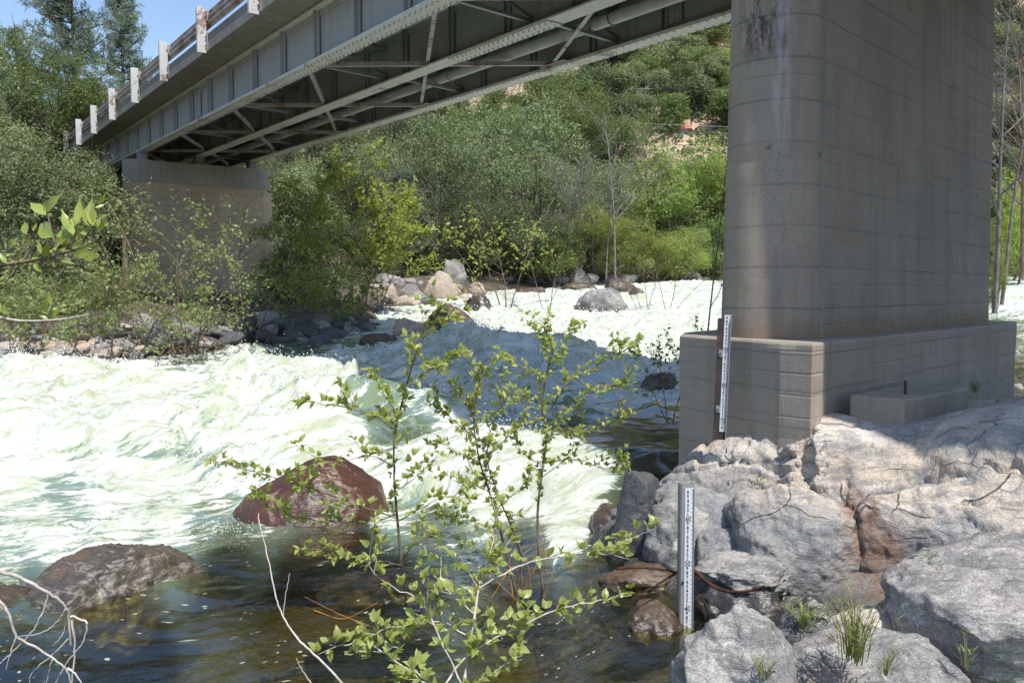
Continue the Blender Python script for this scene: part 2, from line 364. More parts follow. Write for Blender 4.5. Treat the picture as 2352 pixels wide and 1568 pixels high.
def river_sd(X, Y):
    P = np.stack([X, Y], -1); d = np.full(len(P), 1e9); inside = np.zeros(len(P), bool)
    n = len(POLY)
    for i in range(n):
        a, b = POLY[i], POLY[(i + 1) % n]; e = b - a; w = P - a
        t = np.clip((w @ e) / (e @ e), 0, 1); d = np.minimum(d, np.hypot(*(w - t[:, None] * e).T))
        c = (a[1] > P[:, 1]) != (b[1] > P[:, 1])
        xi = a[0] + (P[:, 1] - a[1]) / (b[1] - a[1] + 1e-12) * e[0]
        inside ^= c & (P[:, 0] < xi)
    return np.where(inside, -d, d)
def ground_h(X, Y, detail=True):
    X = np.atleast_1d(np.asarray(X, float)); Y = np.atleast_1d(np.asarray(Y, float))
    s = river_sd(X, Y); w = w_base(X, np.maximum(Y, 0)); D = np.hypot(X, Y)
    bed = np.minimum(w - 0.75 * sstep(0, 1.6, -s) - 0.1 + 0.36 * sstep(7.5, 6.0, Y) * sstep(-1.2, 1.5, X), w - np.where(Y < 9, .27, .1))
    far = sstep(9, 17, Y + 0.3 * np.abs(X))
    bank = w + 0.12 + 0.5 * (1 - np.exp(-np.maximum(s, 0) / 1.5)) * far + 0.05 * (1 - far) * (1 - np.exp(-np.maximum(s, 0) / 1.0))
    th = np.degrees(np.arctan2(X, np.maximum(Y, 1e-3)))
    th = np.where(Y < 0, np.where(X > 0, 90, -90), th)
    hold = np.interp(th, [-60, -22, -12, -4], [9.5, 9.5, 5, 2])
    slope = np.interp(th, [-60, -35, -20, -8, 5, 20, 35, 60], [.30, .34, .34, .30, .27, .2, .12, .05])
    mid = slope * np.clip(s - hold, 0, 34) * far
    A = np.interp(th, [-90, -50, -32, -20, -8, 5, 15, 30, 50, 90], [20, 20, 16, 24, 50, 88, 112, 130, 110, 60])
    hill = A * sstep(50, 300, D) * far
    n = 0
    if detail:
        P = np.stack([X * .02, Y * .02, X * 0], -1)
        n = fbm(P, 4, 5) * 9 * sstep(60, 150, D) + fbm(P * 18, 3, 9) * 0.35 * sstep(2, 10, np.maximum(s, 0)) * far
        n = n + fbm(P * 60, 3, 11) * 0.1
    bank = bank - .9 * (1 - far) * sstep(8.5, 7, Y) * sstep(.5, 1.2, X)
    return np.where(s < 0, bed, bank + mid + hill) + n
def ground_at(x, y):
    """walk along the sight line until it meets the ground"""
    r = ray(x, y); ts = np.concatenate([np.arange(14, 80, 0.5), np.arange(80, 420, 2.0)]) / r[1]
    P = np.array([0, 0, CZ]) + ts[:, None] * r
    g = ground_h(P[:, 0], P[:, 1]); k = np.where(P[:, 2] < g)[0]
    return P[k[0]] if len(k) else P[-1]

nr, na = 330, 720
rad = np.concatenate([[0.01], np.geomspace(0.6, 1200, nr - 1)])
ang = np.arange(na) * 2 * math.pi / na
Rr, Aa = np.meshgrid(rad, ang, indexing='ij')
gx, gy = (Rr * np.sin(Aa)).ravel(), (Rr * np.cos(Aa)).ravel()
gz = ground_h(gx, gy)
i, j = np.meshgrid(np.arange(nr - 1), np.arange(na), indexing='ij')
quads = np.stack([i * na + j, (i + 1) * na + j, (i + 1) * na + (j + 1) % na, i * na + (j + 1) % na], -1).reshape(-1, 4)[:, ::-1]
t = NT('hillside_earth'); pos = t.n('NewGeometry').outputs['Position']
n1 = t.noise(pos, 0.05, 6, 0.65); n2 = t.noise(pos, 1.5, 6, 0.7); n3 = t.noise(pos, 22, 4, 0.7)
D = t.sep(pos)[1]
earth = t.mix(t.mr(n2, 0.35, 0.65), (0.07, 0.06, 0.045), (0.15, 0.125, 0.095))
dry = t.mix(t.mr(n1, 0.4, 0.6), (0.5, 0.38, 0.27), (0.42, 0.3, 0.215))
dry = t.mix(t.mr(n2, 0.45, 0.7, 0, 0.5), dry, (0.36, 0.28, 0.17))
c = t.mix(t.mr(D, 62, 85), earth, dry)
bedc = t.mix(t.mr(n3, 0.35, 0.65), (0.045, 0.04, 0.02), (0.13, 0.105, 0.055))
c = t.mix(t.mr(D, 13, 9.5), c, bedc)
c = t.mix(t.math('MULTIPLY', t.mr(D, 9, 8), t.mr(t.sep(pos)[0], 1.2, 1.8)), c, (0.05, 0.045, 0.04))
M['ground'] = t.done(t.bsdf(c, 0.95, t.bump(t.math('ADD', n2, t.math('MULTIPLY', n3, 0.3)), 0.6, 0.15), 0.15))
tag(link('ground', mesh_np('ground', np.stack([gx, gy, gz], -1), quads, True), M['ground']), kind='structure')

# ------------------------------------------------------------------ river surface
# surveyed spots: sight (x, y), share of foam, cloudiness, roughness of the surface
WT = np.array([(-60, 1420, .1, .3, .02), (40, 1500, .05, .1, .015), (-250, 1520, .06, .1, .015), (60, 1380, .25, .4, .03), (150, 1130, .42, 1, .04), (400, 975, .5, 1, .1), (300, 1010, .52, 1, .07), (870, 975, .2, 1, .04), (560, 1090, .5, 1, .05), (1180, 1120, .95, 1, .05), (1210, 1085, .85, .8, .04), (50, 900, .95, 1, .12), (300, 950, 1, 1, .12), (50, 1050, .92, 1, .1), (300, 1080, .78, 1, .07), (100, 1200, .66, 1, .06), (400, 1150, .66, 1, .05),
    (0, 1290, .5, .9, .05), (250, 1195, .6, .9, .05), (470, 1225, .45, .6, .04), (600, 1000, .95, 1, .12), (700, 960, .8, 1, .12), (800, 1040, .9, 1, .08), (1000, 1110, .85, 1, .05),
    (850, 925, .3, 1, .05), (950, 960, .32, 1, .05), (560, 850, .68, 1, .17), (700, 870, .66, 1, .18), (640, 920, .8, 1, .16), (800, 850, .7, 1, .18), (960, 830, .72, 1, .18),
    (1080, 790, .85, 1, .22), (1200, 840, .36, 1, .12), (1300, 790, .6, 1, .14), (1500, 740, .9, 1, .12), (1400, 810, .7, 1, .1), (1000, 765, .9, 1, .1), (1300, 740, .92, 1, .12),
    (1150, 730, .85, 1, .1), (1500, 690, .9, 1, .12), (1300, 690, .7, 1, .1), (1100, 690, .65, 1, .08), (1600, 665, .85, 1, .12), (1450, 655, .85, 1, .1), (1200, 665, .55, 1, .08),
    (1450, 970, .12, .45, .03), (1350, 930, .36, .8, .08), (1250, 880, .56, 1, .13), (1480, 890, .5, .9, .1), (1480, 1030, .03, .3, .02), (1300, 1010, .12, .5, .03), (1200, 960, .34, .8, .06),
    (1130, 1090, .85, .8, .07), (1250, 1120, .9, .8, .06), (1220, 1050, .55, .35, .03), (1300, 1180, .75, .6, .05), (1080, 1050, .6, 1, .06), (1000, 1040, .72, 1, .07), (900, 1150, .6, .9, .04),
    (1000, 1205, .2, .3, .02), (1200, 1235, .14, .15, .02), (800, 1260, .1, .1, .018), (500, 1310, .11, .08, .018), (250, 1430, .07, .05, .015), (700, 1450, .03, .0, .012), (1200, 1450, .04, .0, .012),
    (1450, 1480, .06, .0, .012), (300, 1560, .02, .0, .012), (1400, 1300, .1, .0, .015), (900, 1380, .05, .0, .012), (2310, 680, .75, .8, .08), (2310, 790, .35, .6, .04), (2310, 870, .15, .4, .03), (1750, 660, .85, 1, .1),
    (700, 800, .2, .6, .05), (480, 845, .4, 1, .06), (860, 795, .35, .8, .06), (-300, 1000, .9, 1, .1), (-300, 1300, .5, .8, .05), (2600, 700, .6, .8, .06)], float)
WU = np.stack([WT[:, 0], 430 * np.log(np.maximum(WT[:, 1] - 615, 12))], -1)
# standing waves: sight x, y, height above mean water there, half length, half width, turn
HUMPS = [(420, 960, .3, 1.3, .35, -10), (430, 1000, -.2, 1.2, .3, -10), (150, 990, .22, 1.5, .4, -6), (200, 1050, -.16, 1.4, .3, -6), (780, 930, .2, .9, .3, -20), (1130, 850, .3, .8, .35, 10), (1010, 870, .22, .8, .3, -15), (700, 850, .28, .8, .35, 15), (500, 870, .2, .9, .3, 0), (1290, 850, .2, .8, .3, 20), (1200, 800, .42, 1.3, .55, 15), (1070, 785, .5, .8, .5, -20), (1330, 790, .22, 1.2, .5, 20), (960, 800, .25, .9, .5, -10), (900, 925, .36, 1.5, .5, -12), (980, 1010, -.22, .8, .4, 30),
         (640, 900, .34, 1.0, .45, 15), (300, 890, .25, 1.6, .5, 5), (60, 850, .3, 1.3, .6, 0), (1230, 890, .15, 1.5, .4, 10), (500, 985, .15, 1.5, .35, -8), (740, 985, .15, 1.0, .35, -20),
         (250, 1090, .1, 1.2, .3, -5), (1160, 1040, .1, .7, .3, -25), (1480, 740, .25, 2.2, .6, 10), (1380, 690, .25, 3, .9, 0), (1580, 680, .3, 2.5, .9, 5), (1050, 735, .2, 1.2, .5, -5), (1600, 655, .3, 4, 1.2, 0),
         (560, 870, .2, 1.0, .4, 10), (820, 870, .22, .9, .4, -15)]
nr, na = 620, 620
rad = np.geomspace(2.2, 95, nr); ang = np.radians(np.linspace(-44, 46, na))
Rr, Aa = np.meshgrid(rad, ang, indexing='ij'); X, Y = (Rr * np.sin(Aa)).ravel(), (Rr * np.cos(Aa)).ravel()
Z0 = w_base(X, Y)
def at_w(x, y):
    r = ray(x, y); tt = np.arange(3, 75, .05) / r[1]; P_ = np.array([0, 0, CZ]) + tt[:, None] * r
    k = np.where(P_[:, 2] < w_base(P_[:, 0], P_[:, 1]))[0]
    return P_[k[0]] if len(k) else P_[-1]
def water_fields(X, Y, Z0):
    px, py = proj(np.stack([X, Y, Z0], -1))
    U = np.stack([px, 430 * np.log(np.maximum(py - 615, 12))], -1)
    out = np.zeros((len(X), 3)); ws = np.zeros(len(X))
    for k in range(len(WT)):
        d2 = ((U - WU[k]) ** 2).sum(1) / 85.0 ** 2
        wgt = 1 / (0.25 + d2) ** 2.2; ws += wgt; out += wgt[:, None] * WT[k, 2:5]
    return (out / ws[:, None]).T
foam, murk, amp = water_fields(X, Y, Z0)
P = np.stack([X, Y, np.zeros_like(X)], -1)
wx = fbm(P * 0.5, 3, 31) * 0.9; wy = fbm(P * 0.5, 3, 37) * 0.9
ca, sa = math.cos(R(28)), math.sin(R(28))
FU = (X * ca + Y * sa); FV = (-X * sa + Y * ca)        # along and across the current
Q = np.stack([FU * .75 + wx, FV * 1.6 + wy, np.zeros_like(X)], -1)
res = sstep(60, 25, Rr.ravel())
amp = np.clip(amp * 1.2, .0, .3) * np.where(amp > .03, 1, .75)
dz = amp * (0.95 * ridged(Q * .8, 2, 41, .55) + .65 * fbm(Q * 2.3, 3, 43, .6) * (.4 + .6 * res)) - amp * .5
fine_ = sstep(.35, .8, foam)
dz += amp * fine_ * 0.28 * ridged(np.stack([FU * 4 + wx * 2, FV * 7 + wy * 2, np.zeros_like(X)], -1), 3, 47, .6) * sstep(40, 14, Rr.ravel())
for hx, hy, hh, a, b, rot in HUMPS:
    c0 = at_w(hx, hy + hh * .5 * F / max(8, at_w(hx, hy)[1]) * .6)
    dx_, dy_ = X - c0[0] + wx * .35, Y - c0[1] + wy * .35; cr, sr = math.cos(R(rot)), math.sin(R(rot))
    u, v = dx_ * cr + dy_ * sr, -dx_ * sr + dy_ * cr
    v = np.where(v < 0, v * 1.35, v * 0.8)
    dz += hh * np.exp(-(u / a) ** 2 - (v / b) ** 2)
rr_ = Y + .25 * X; dz += .26 * sstep(8.3, 8.75, rr_ + .12 * noise(P * 2.2, 51)) * (1 - sstep(9.0, 12, rr_)) * sstep(-1.8, 0, X)
dz += 0.006 * fbm(np.stack([FU * 3, FV * 5, 0 * X], -1), 3, 55)
Z = Z0 + dz
i, j = np.meshgrid(np.arange(nr - 1), np.arange(na - 1), indexing='ij')
quads = np.stack([i * na + j, i * na + j + 1, (i + 1) * na + j + 1, (i + 1) * na + j], -1).reshape(-1, 4)[:, ::-1]
me = mesh_np('river_water', np.stack([X, Y, Z], -1), quads, True)
crest = np.clip(dz / (amp * 1.2 + .05), -1, 1)
for nm, arr in (('foam', np.clip(foam + .16 * crest * sstep(.1, .4, foam), 0, 1)), ('murk', murk), ('flow_u', FU + wx * .5), ('flow_v', FV + wy * .5)):
    at_ = me.attributes.new(nm, 'FLOAT', 'POINT'); at_.data.foreach_set('value', arr.astype(np.float32))
t = NT('river_water'); pos = t.n('NewGeometry').outputs['Position']
cx = t.n('CombineXYZ'); t.l(t.attr('flow_u'), cx.inputs[0]); t.l(t.attr('flow_v'), cx.inputs[1]); fl = cx.outputs[0]
fo = t.attr('foam'); mu = t.attr('murk')
na_ = t.noise(t.map(fl, (1.0, 3.2, 1)), 1.5, 7, 0.68, 0.8)
nb_ = t.noise(t.map(fl, (1.0, 2.2, 1)), 7.0, 6, 0.7, 0.6)
nc_ = t.noise(t.map(fl, (1.0, 1.6, 1)), 34, 4, 0.7)
nn = t.math('ADD', t.math('MULTIPLY', na_, 0.58), t.math('ADD', t.math('MULTIPLY', nb_, 0.29), t.math('MULTIPLY', nc_, 0.13)))
thr = t.mr(fo, 0, 1, 0.70, 0.29, False)
ff = t.mr(t.math('SUBTRACT', nn, thr), -0.025, 0.04)
fv = t.vor(t.map(fl, (1, 1.7, 1)), 9.0); fm = t.noise(t.map(fl, (1, 2, 1)), 1.1, 3)
fk = t.math('MULTIPLY', t.mr(t.math('ADD', fv, t.math('MULTIPLY', nc_, 0.35)), 0.35, 0.29), t.mr(fm, 0.47, 0.57))  # foam flecks, also painting small glints on the pool
ff = t.math('MAXIMUM', ff, t.math('MULTIPLY', fk, 0.8))
h = t.math('ADD', t.math('MULTIPLY', nb_, 0.6), t.math('MULTIPLY', nc_, 0.35))
bf = t.bump(h, 0.9, 0.04)
fcol = t.mix(t.mr(nn, 0.40, 0.60), (0.36, 0.41, 0.27), (0.69, 0.705, 0.69))
foam_sh = t.bsdf(fcol, 0.55, bf, 0.3)
rip = t.noise(t.map(fl, (1, 2.0, 1)), 4.5, 5, 0.6, 0.6)
bw = t.bump(rip, 0.5, 0.022)
bw = t.bump(t.noise(t.map(fl, (1, 1.5, 1)), 22, 3, 0.6), 0.3, 0.005, bw)
tr = t.n('BsdfTransparent'); tr.inputs[0].default_value = (0.74, 0.7, 0.38, 1)
df = t.n('BsdfDiffuse'); t.l(t.mix(t.mr(fo, 0.02, 0.5), (0.018, 0.026, 0.013), (0.2, 0.27, 0.165)), df.inputs[0]); t.l(bw, df.inputs['Normal'])
body = t.msh(t.mr(mu, 0, .9, 0.12, 1), tr.outputs[0], df.outputs[0])
gl = t.n('BsdfGlossy'); gl.inputs['Roughness'].default_value = 0.05; t.l(bw, gl.inputs['Normal']); gl.inputs['Color'].default_value = (1, 1, 1, 1)
fr = t.n('Fresnel'); fr.inputs['IOR'].default_value = 1.34; t.l(bw, fr.inputs['Normal'])
wsh = t.msh(t.math('MULTIPLY', fr.outputs[0], t.mr(mu, 0, .8, .15, .4)), body, gl.outputs[0])
M['water'] = t.done(t.msh(ff, wsh, foam_sh))
tag(link('river_water', me, M['water']), kind='structure')
WX, WY, WZ, WF = X, Y, Z, foam

# spray thrown up along the breaking crests
def spray(n, seed):
    rg = np.random.default_rng(seed); q = QB()
    ico = np.array([(1, 0, 0), (0, 1, 0), (-1, 0, 0), (0, -1, 0), (0, 0, 1), (0, 0, -1)], float)
    fc = np.array([(0, 1, 4), (1, 2, 4), (2, 3, 4), (3, 0, 4), (1, 0, 5), (2, 1, 5), (3, 2, 5), (0, 3, 5)])
    w = (np.clip(foam - .3, 0, 1) * np.clip(dz, 0, .6) ** 1.6) * (Y < 32) * (Y > 7) * (np.abs(X / Y) < .7) * Rr.ravel() ** 1.5
    src = [(640, 905, .55, .3), (1075, 775, .6, .5), (300, 880, .3, .5), (60, 845, .35, .5), (720, 950, .35, .3), (1230, 780, .35, .5), (820, 860, .3, .4), (960, 800, .3, .4), (1160, 1080, .3, .3), (1260, 1110, .25, .3), (520, 1215, .18, .2)]
    idx = rg.choice(len(X), n, p=w / w.sum())
    up = rg.exponential(.07, n); C = np.stack([X[idx], Y[idx], Z[idx] + up], -1) + rg.normal(0, .05, (n, 3)) * [1, 1, .4]
    ex = []
    for sx, sy, hh, sp in src:
        b = at_w(sx, sy + 12)
        m = 700; hgt = np.abs(rg.normal(0, hh * .45, m))
        ex.append(np.stack([b[0] + rg.normal(0, sp, m) * (1 - .4 * hgt / hh), b[1] + rg.normal(0, sp * .5, m), b[2] - .1 + hgt], -1))
    C = np.concatenate([C] + ex); n = len(C); r = rg.uniform(.004, .012, n) * (C[:, 1] / 12)
    V = C[:, None] + r[:, None, None] * ico[None]
    Fc = fc[None] + 6 * np.arange(n)[:, None, None]
    return mesh_np('spray', V.reshape(-1, 3), Fc.reshape(-1, 3), True)
t = NT('spray'); M['spray'] = t.done(t.bsdf((0.85, 0.87, 0.86), 0.4))
tag(link('spray', spray(9000, 3), M['spray']), kind='stuff')

# ================================================================== the bridge
O = atY(314, 348, 33.5); dv = ray(-180, 603); dv /= np.linalg.norm(dv); Dn = -dv
Pq = np.array([-dv[1] * -1, 0, 0]); Pq = np.array([dv[1], -dv[0], 0]); Pq /= np.linalg.norm(Pq)
def B(s, q, h): return O + Dn * s + Pq * q + np.array([0, 0, h])
S0, S1 = -14.0, 62.0
bridge = empty('highway_bridge', tuple(B(16, 2.4, 0)))
tag(bridge, 'long steel girder bridge crossing the river on two concrete piers', 'bridge')
bridge_mw = Vector(bridge.location)
def sub(name, mb, m, parent, **k):
    o = mb.build(name, m, parent, **k)
    # geometry is written in world space: undo the parent offset
    root = parent
    while root.parent: root = root.parent
    o.location = -Vector(root.location) if parent == root else Vector((0, 0, 0))
    return o
def girder(q0, wm, fm, stiff_side, rivets, covers):
    web = sub('girder', MB().box(S0, S1, q0 + .19, q0 + .21, .03, 1.12, B), wm, bridge)
    fl = sub('bottom_flange', MB().box(S0, S1, q0, q0 + .40, -.005, .03, B), fm, web)
    for a, b, th in covers: sub('cover_plate', MB().box(a, b, q0 + .015, q0 + .385, -.03, -.0052, B), fm, web)
    sub('top_flange', MB().box(S0, S1, q0 + .02, q0 + .38, 1.12, 1.15, B), fm, web)
    # flange angles along the web, a step proud of it
    sub('flange_angle', MB().box(S0, S1, q0 + .165, q0 + .1898, .031, .16, B).box(S0, S1, q0 + .2102, q0 + .235, .031, .16, B)
        .box(S0, S1, q0 + .165, q0 + .1898, .99, 1.119, B).box(S0, S1, q0 + .2102, q0 + .235, .99, 1.119, B), wm, web)
    me_s = None; k = 0
    s = 1.6
    for k in range(-7, 28):
        s = 1.55 + 2.1 * k
        if s < S0 + .2 or s > S1 - .2: continue
        o = MB()
        for sgn in (-1, 1):
            qa, qb = (q0 + .05, q0 + .164) if sgn < 0 else (q0 + .236, q0 + .35)
            o.box(s, s + .014, qa, qb, .033, 1.117, B)
            o.box(s + .015, s + .1, qa + (.08 if sgn < 0 else 0), qb - (0 if sgn < 0 else .08), .033, 1.117, B)
        sub('stiffener', o, wm, web)
    for ks in (8.35, 24.6):     # spliced web plates
        o = MB().box(ks, ks + .5, q0 + .15, q0 + .1645, .17, .98, B).box(ks, ks + .5, q0 + .2355, q0 + .25, .17, .98, B)
        sub('splice_plate', o, wm, web)
    rv = MB()
    def rivet(P, n, r=.02):
        n = np.array(n, float); a = np.cross(n, (.3, .2, .9)); a /= np.linalg.norm(a); b = np.cross(n, a)
        ring = [P + r * (math.cos(x) * a + math.sin(x) * b) for x in np.arange(6) * math.pi / 3]
        ring2 = [P + n * r * .6 + .5 * r * (math.cos(x) * a + math.sin(x) * b) for x in np.arange(6) * math.pi / 3]
        rv.add(ring + ring2, [(i_, (i_ + 1) % 6, 6 + (i_ + 1) % 6, 6 + i_) for i_ in range(6)] + [tuple(range(6, 12))])
    dn = (0, 0, -1)
    for (a, b, st, rows, lvl) in rivets:
        x = a
        while x < b:
            for kk, qq in enumerate(rows): rivet(B(x + (st / 2 if kk % 2 else 0), q0 + qq, lvl), dn)
            x += st
    side = -Pq if stiff_side < 0 else -Pq
    x = 0
    while x < 34 and stiff_side < 0:
        for hh in (1.03, 1.08): rivet(B(x, q0 + .1645, hh), -Pq, .016)
        x += .14
    for ks in (8.35, 24.6):
        for cc in (.06, .16, .34, .44):
            for rr in np.arange(.22, .96, .085): rivet(B(ks + cc, q0 + .1495, rr), -Pq, .02)
    for k in range(-1, 16):
        s = 1.55 + 2.1 * k
        for rr in np.arange(.2, .98, .13): rivet(B(s + .055, q0 + .129, rr), -Pq, .015)
    o = sub('rivet_heads', rv, M['rivet'], web); o['kind'] = 'stuff'
    return web
girder(0.0, M['web'], M['flange'], -1, [(-6, 8, .3, (.06, .34), -.0055), (8, 40, .2, (.05, .1, .3, .35), -.0305)], [(8, 40, .02)])
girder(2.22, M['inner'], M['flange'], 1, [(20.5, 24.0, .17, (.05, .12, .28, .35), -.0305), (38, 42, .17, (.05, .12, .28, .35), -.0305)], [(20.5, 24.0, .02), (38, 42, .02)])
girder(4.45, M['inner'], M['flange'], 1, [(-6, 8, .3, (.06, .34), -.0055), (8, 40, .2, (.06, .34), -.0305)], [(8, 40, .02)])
# deck, haunches, curbs
dk = MB().box(S0 - 10, S1, -.75, 5.3, 1.21, 1.43, B)
for q0 in (0, 2.22, 4.45): dk.box(S0 - 10, S1, q0 + .03, q0 + .37, 1.152, 1.2098, B)
# added unseen flare of the deck edge, shaped to shade the near pier's nose
for (sa, oa), (sb, ob_) in zip([(21, 0.002), (26, .25), (30, .62), (40, .85), (S1, 1.1)][:-1], [(26, .25), (30, .62), (40, .85), (S1, 1.1)]):
    dk.hexa([B(sa, -.751 - oa, 1.21), B(sa, -.751, 1.21), B(sb, -.751, 1.21), B(sb, -.751 - ob_, 1.21), B(sa, -.751 - oa, 1.43), B(sa, -.751, 1.43), B(sb, -.751, 1.43), B(sb, -.751 - ob_, 1.43)])
deck = sub('deck_slab', dk, M['deck'], bridge)
s = S0 - 10
while s < S1:       # curb cast in lengths with open joints
    sub('curb', MB().box(s + .02, s + 4.23, -.73, -.45, 1.432, 1.66, B), M['curb'], bridge)
    sub('curb', MB().box(s + .02, s + 4.23, 5.0, 5.28, 1.432, 1.66, B), M['curb'], bridge)
    s += 4.25
t = NT('asphalt'); M['asphalt'] = t.done(t.bsdf((0.05, 0.05, 0.052), 0.9))
sub('road_surface', MB().box(S0 - 10, S1, -.44, 4.99, 1.4305, 1.48, B), M['asphalt'], bridge)
# cross frames and lateral bracing
for s in (-6.6, -.6, 5.4, 11.4, 17.4, 23.4, 29.6, 35.6, 41.6):
    for qa, qb in ((.24, 2.39), (2.46, 4.62)):
        o = MB(); o.bar(B(s + .12, qa, .16), B(s - .1, qb, .16), .09, .07); o.bar(B(s + .12, qa, .9), B(s - .1, qb, .9), .09, .08)
        o.bar(B(s + .12, qa, .22), B(s - .1, qb, .84), .02, .07); o.bar(B(s + .16, qa, .84), B(s - .06, qb, .22), .02, .07)
        sub('cross_frame', o, M['inner'], bridge)
def angle_bar(a, b, w=.085):
    a = np.array(a); b = np.array(b); o = MB(); o.bar(a, b, w, .012)
    d = (b - a) / np.linalg.norm(b - a); sd_ = np.cross(d, (0, 0, 1)); o.bar(a + sd_ * w * .42 + (0, 0, .047), b + sd_ * w * .42 + (0, 0, .047), .012, .08)
    return o
npts = [-.6, 5.4, 11.4, 17.4, 23.3, 29.3, 35.3]
for s in npts:
    sub('lateral_brace', angle_bar(B(s, .3, .065), B(s - 8.2, 4.6, .065)), M['brace'], bridge)
    sub('lateral_brace', angle_bar(B(s + .35, .3, .045), B(s + 4.0, 4.6, .045)), M['brace'], bridge)
    o = MB().box(s - .2, s + .6, .12, .5, .031, .042, B); sub('gusset_plate', o, M['brace'], bridge)
    o = MB().box(s + 3.6, s + 4.5, 4.35, 4.75, .031, .042, B); sub('gusset_plate', o, M['brace'], bridge)
# service pipe hung inside the far girder
pp = sub('service_pipe', MB().tube([B(-13, 3.85, .33), B(60, 3.85, .33)], .125, 20), M['pipe'], bridge, smooth=True)
for s in np.arange(-6, 45, 6.0):
    ring = MB().tube([B(s, 3.85, .33) + .15 * (math.cos(a) * Pq + math.sin(a) * np.array([0, 0, 1])) for a in np.linspace(0, 2 * math.pi, 15)], .014, 5)
    sub('pipe_hanger', ring, M['brace'], pp)
# bearings on both piers
for s in (0.0, 31.0):
    for q0 in (0, 2.22, 4.45):
        o = MB().box(s - .3, s + .3, q0 + .02, q0 + .38, -.06, -.006, B).box(s - .12, s + .12, q0 + .05, q0 + .35, -.3, -.061, B).box(s - .3, s + .3, q0 - .02, q0 + .42, -.36, -.301, B)
        for dx_ in (-.22, .18): o.box(s + dx_, s + dx_ + .03, q0 + .03, q0 + .37, -.3, -.0612, B)
        sub('bearing', o, M['web'], bridge)
# guardrails: posts bolted to the deck edge, W beam on the road side
def guardrail(q, sgn):
    prof = [(0, 0), (.03, .03), (.03, .07), (-.045, .11), (-.045, .16), (.0, .185), (.0, .2), (-.045, .225), (-.045, .275), (.03, .315), (.03, .355), (0, .385)]
    sr = S0 - 4
    rail = None
    o = MB(); 
    fr_ = [[B(s_, q + sgn * (.075 + a), 1.8 + b * 1.25) for a, b in prof] + [B(s_, q + sgn * (.081 + a), 1.8 + b * 1.25) for a, b in prof][::-1] for s_ in (S0 - 4, S1)]
    o.prism(fr_[0], fr_[1]); rail = sub('guardrail_beam', o, M['rail'], bridge)
    s = -17.0
    while s < S1:
        o = MB(); q1 = q - sgn * .24
        lo, hi = min(q, q1), max(q, q1)
        o.box(s - .008, s + .008, lo, hi, 1.15, 2.36, B)                   # web facing along the road
        o.box(s - .1, s - .0085, lo, lo + .014, 1.15, 2.36, B); o.box(s - .1, s - .0085, hi - .014, hi, 1.15, 2.36, B)
        pst = sub('guardrail_post', o, M['post'], bridge)
        o = MB().box(s - .09, s + .09, min(q, q + sgn * .07), max(q, q + sgn * .07), 2.0, 2.25, B); sub('spacer_block', o, M['rail'], pst)
        o = MB()
        for hh in (1.28, 1.36, 1.5, 1.58, 2.1): o.tube([B(s + .009, q - sgn * .025, hh), B(s + .03, q - sgn * .025, hh)], .02, 6)
        o.add([B(s + .03, q - sgn * .025, 1.28)] * 3, [])
        sub('bolt', o, M['brace'], pst)
        o = MB().box(s - .16, s + .16, q - sgn * .0 if sgn < 0 else q - .012, q + .012 if sgn < 0 else q, 1.2, 1.68, B); sub('base_bracket', o, M['rail'], pst)
        s += 4.27
guardrail(-.752, 1); guardrail(5.302, -1)

# ================================================================== piers
def coursed(name, outline, zs, m, joint=.18, depth=.007, jig=.004, top_chip=.0, jz_nose=None, seed=1):
    """solid shaft from an outline(z) -> (N,2) points, with shallow board joints and a slightly uneven face"""
    z0, z1 = zs; lv = [z0]; z = math.ceil(z0 / joint) * joint
    while z < z1 - .04:
        if z > z0 + .03: lv += [z - .012, z - .003, z + .003, z + .012]
        z += joint
    lv += [z1 - .02, z1]; rings = []
    for k, zz in enumerate(lv):
        p, isf = outline(zz); nrm = np.gradient(p, axis=0); 
        c = p.mean(0); tan = np.roll(p, -1, 0) - np.roll(p, 1, 0); nn = np.stack([tan[:, 1], -tan[:, 0]], -1); nn /= np.linalg.norm(nn, axis=1)[:, None] + 1e-9
        if ((nn * (p - c)).sum(1)).mean() < 0: nn = -nn
        P3 = np.column_stack([p, np.full(len(p), zz)])
        ins = jig * fbm(P3 * 2.5, 3, seed)
        d = abs((zz + joint / 2) % joint - joint / 2)
        if d < .005:
            ji = int(round(zz / joint)); on = isf if jz_nose is None else np.maximum(isf, float(ji in jz_nose))
            ins = ins - depth * on * (.35 + .65 * sstep(-.2, .3, noise(P3 * 1.1, seed + 5))) * (1.0 if ji % 2 else .5)
        if zz >= z1 - .001: ins = ins - .012 - top_chip * sstep(.25, .6, noise(P3 * 4, seed + 9))
        elif zz >= z1 - .021: ins = ins - top_chip * .5 * sstep(.3, .6, noise(P3 * 4, seed + 9))
        rings.append(np.column_stack([p + nn * ins[:, None], np.full(len(p), zz)]))
    n = len(rings[0]); V = np.concatenate(rings); f = []
    for k in range(len(rings) - 1):
        for i_ in range(n): f.append((k * n + i_, k * n + (i_ + 1) % n, (k + 1) * n + (i_ + 1) % n, (k + 1) * n + i_))
    f.append(tuple(range(n))[::-1]); f.append(tuple(range((len(rings) - 1) * n, len(rings) * n)))
    mb = MB(); mb.add(V, f); return mb
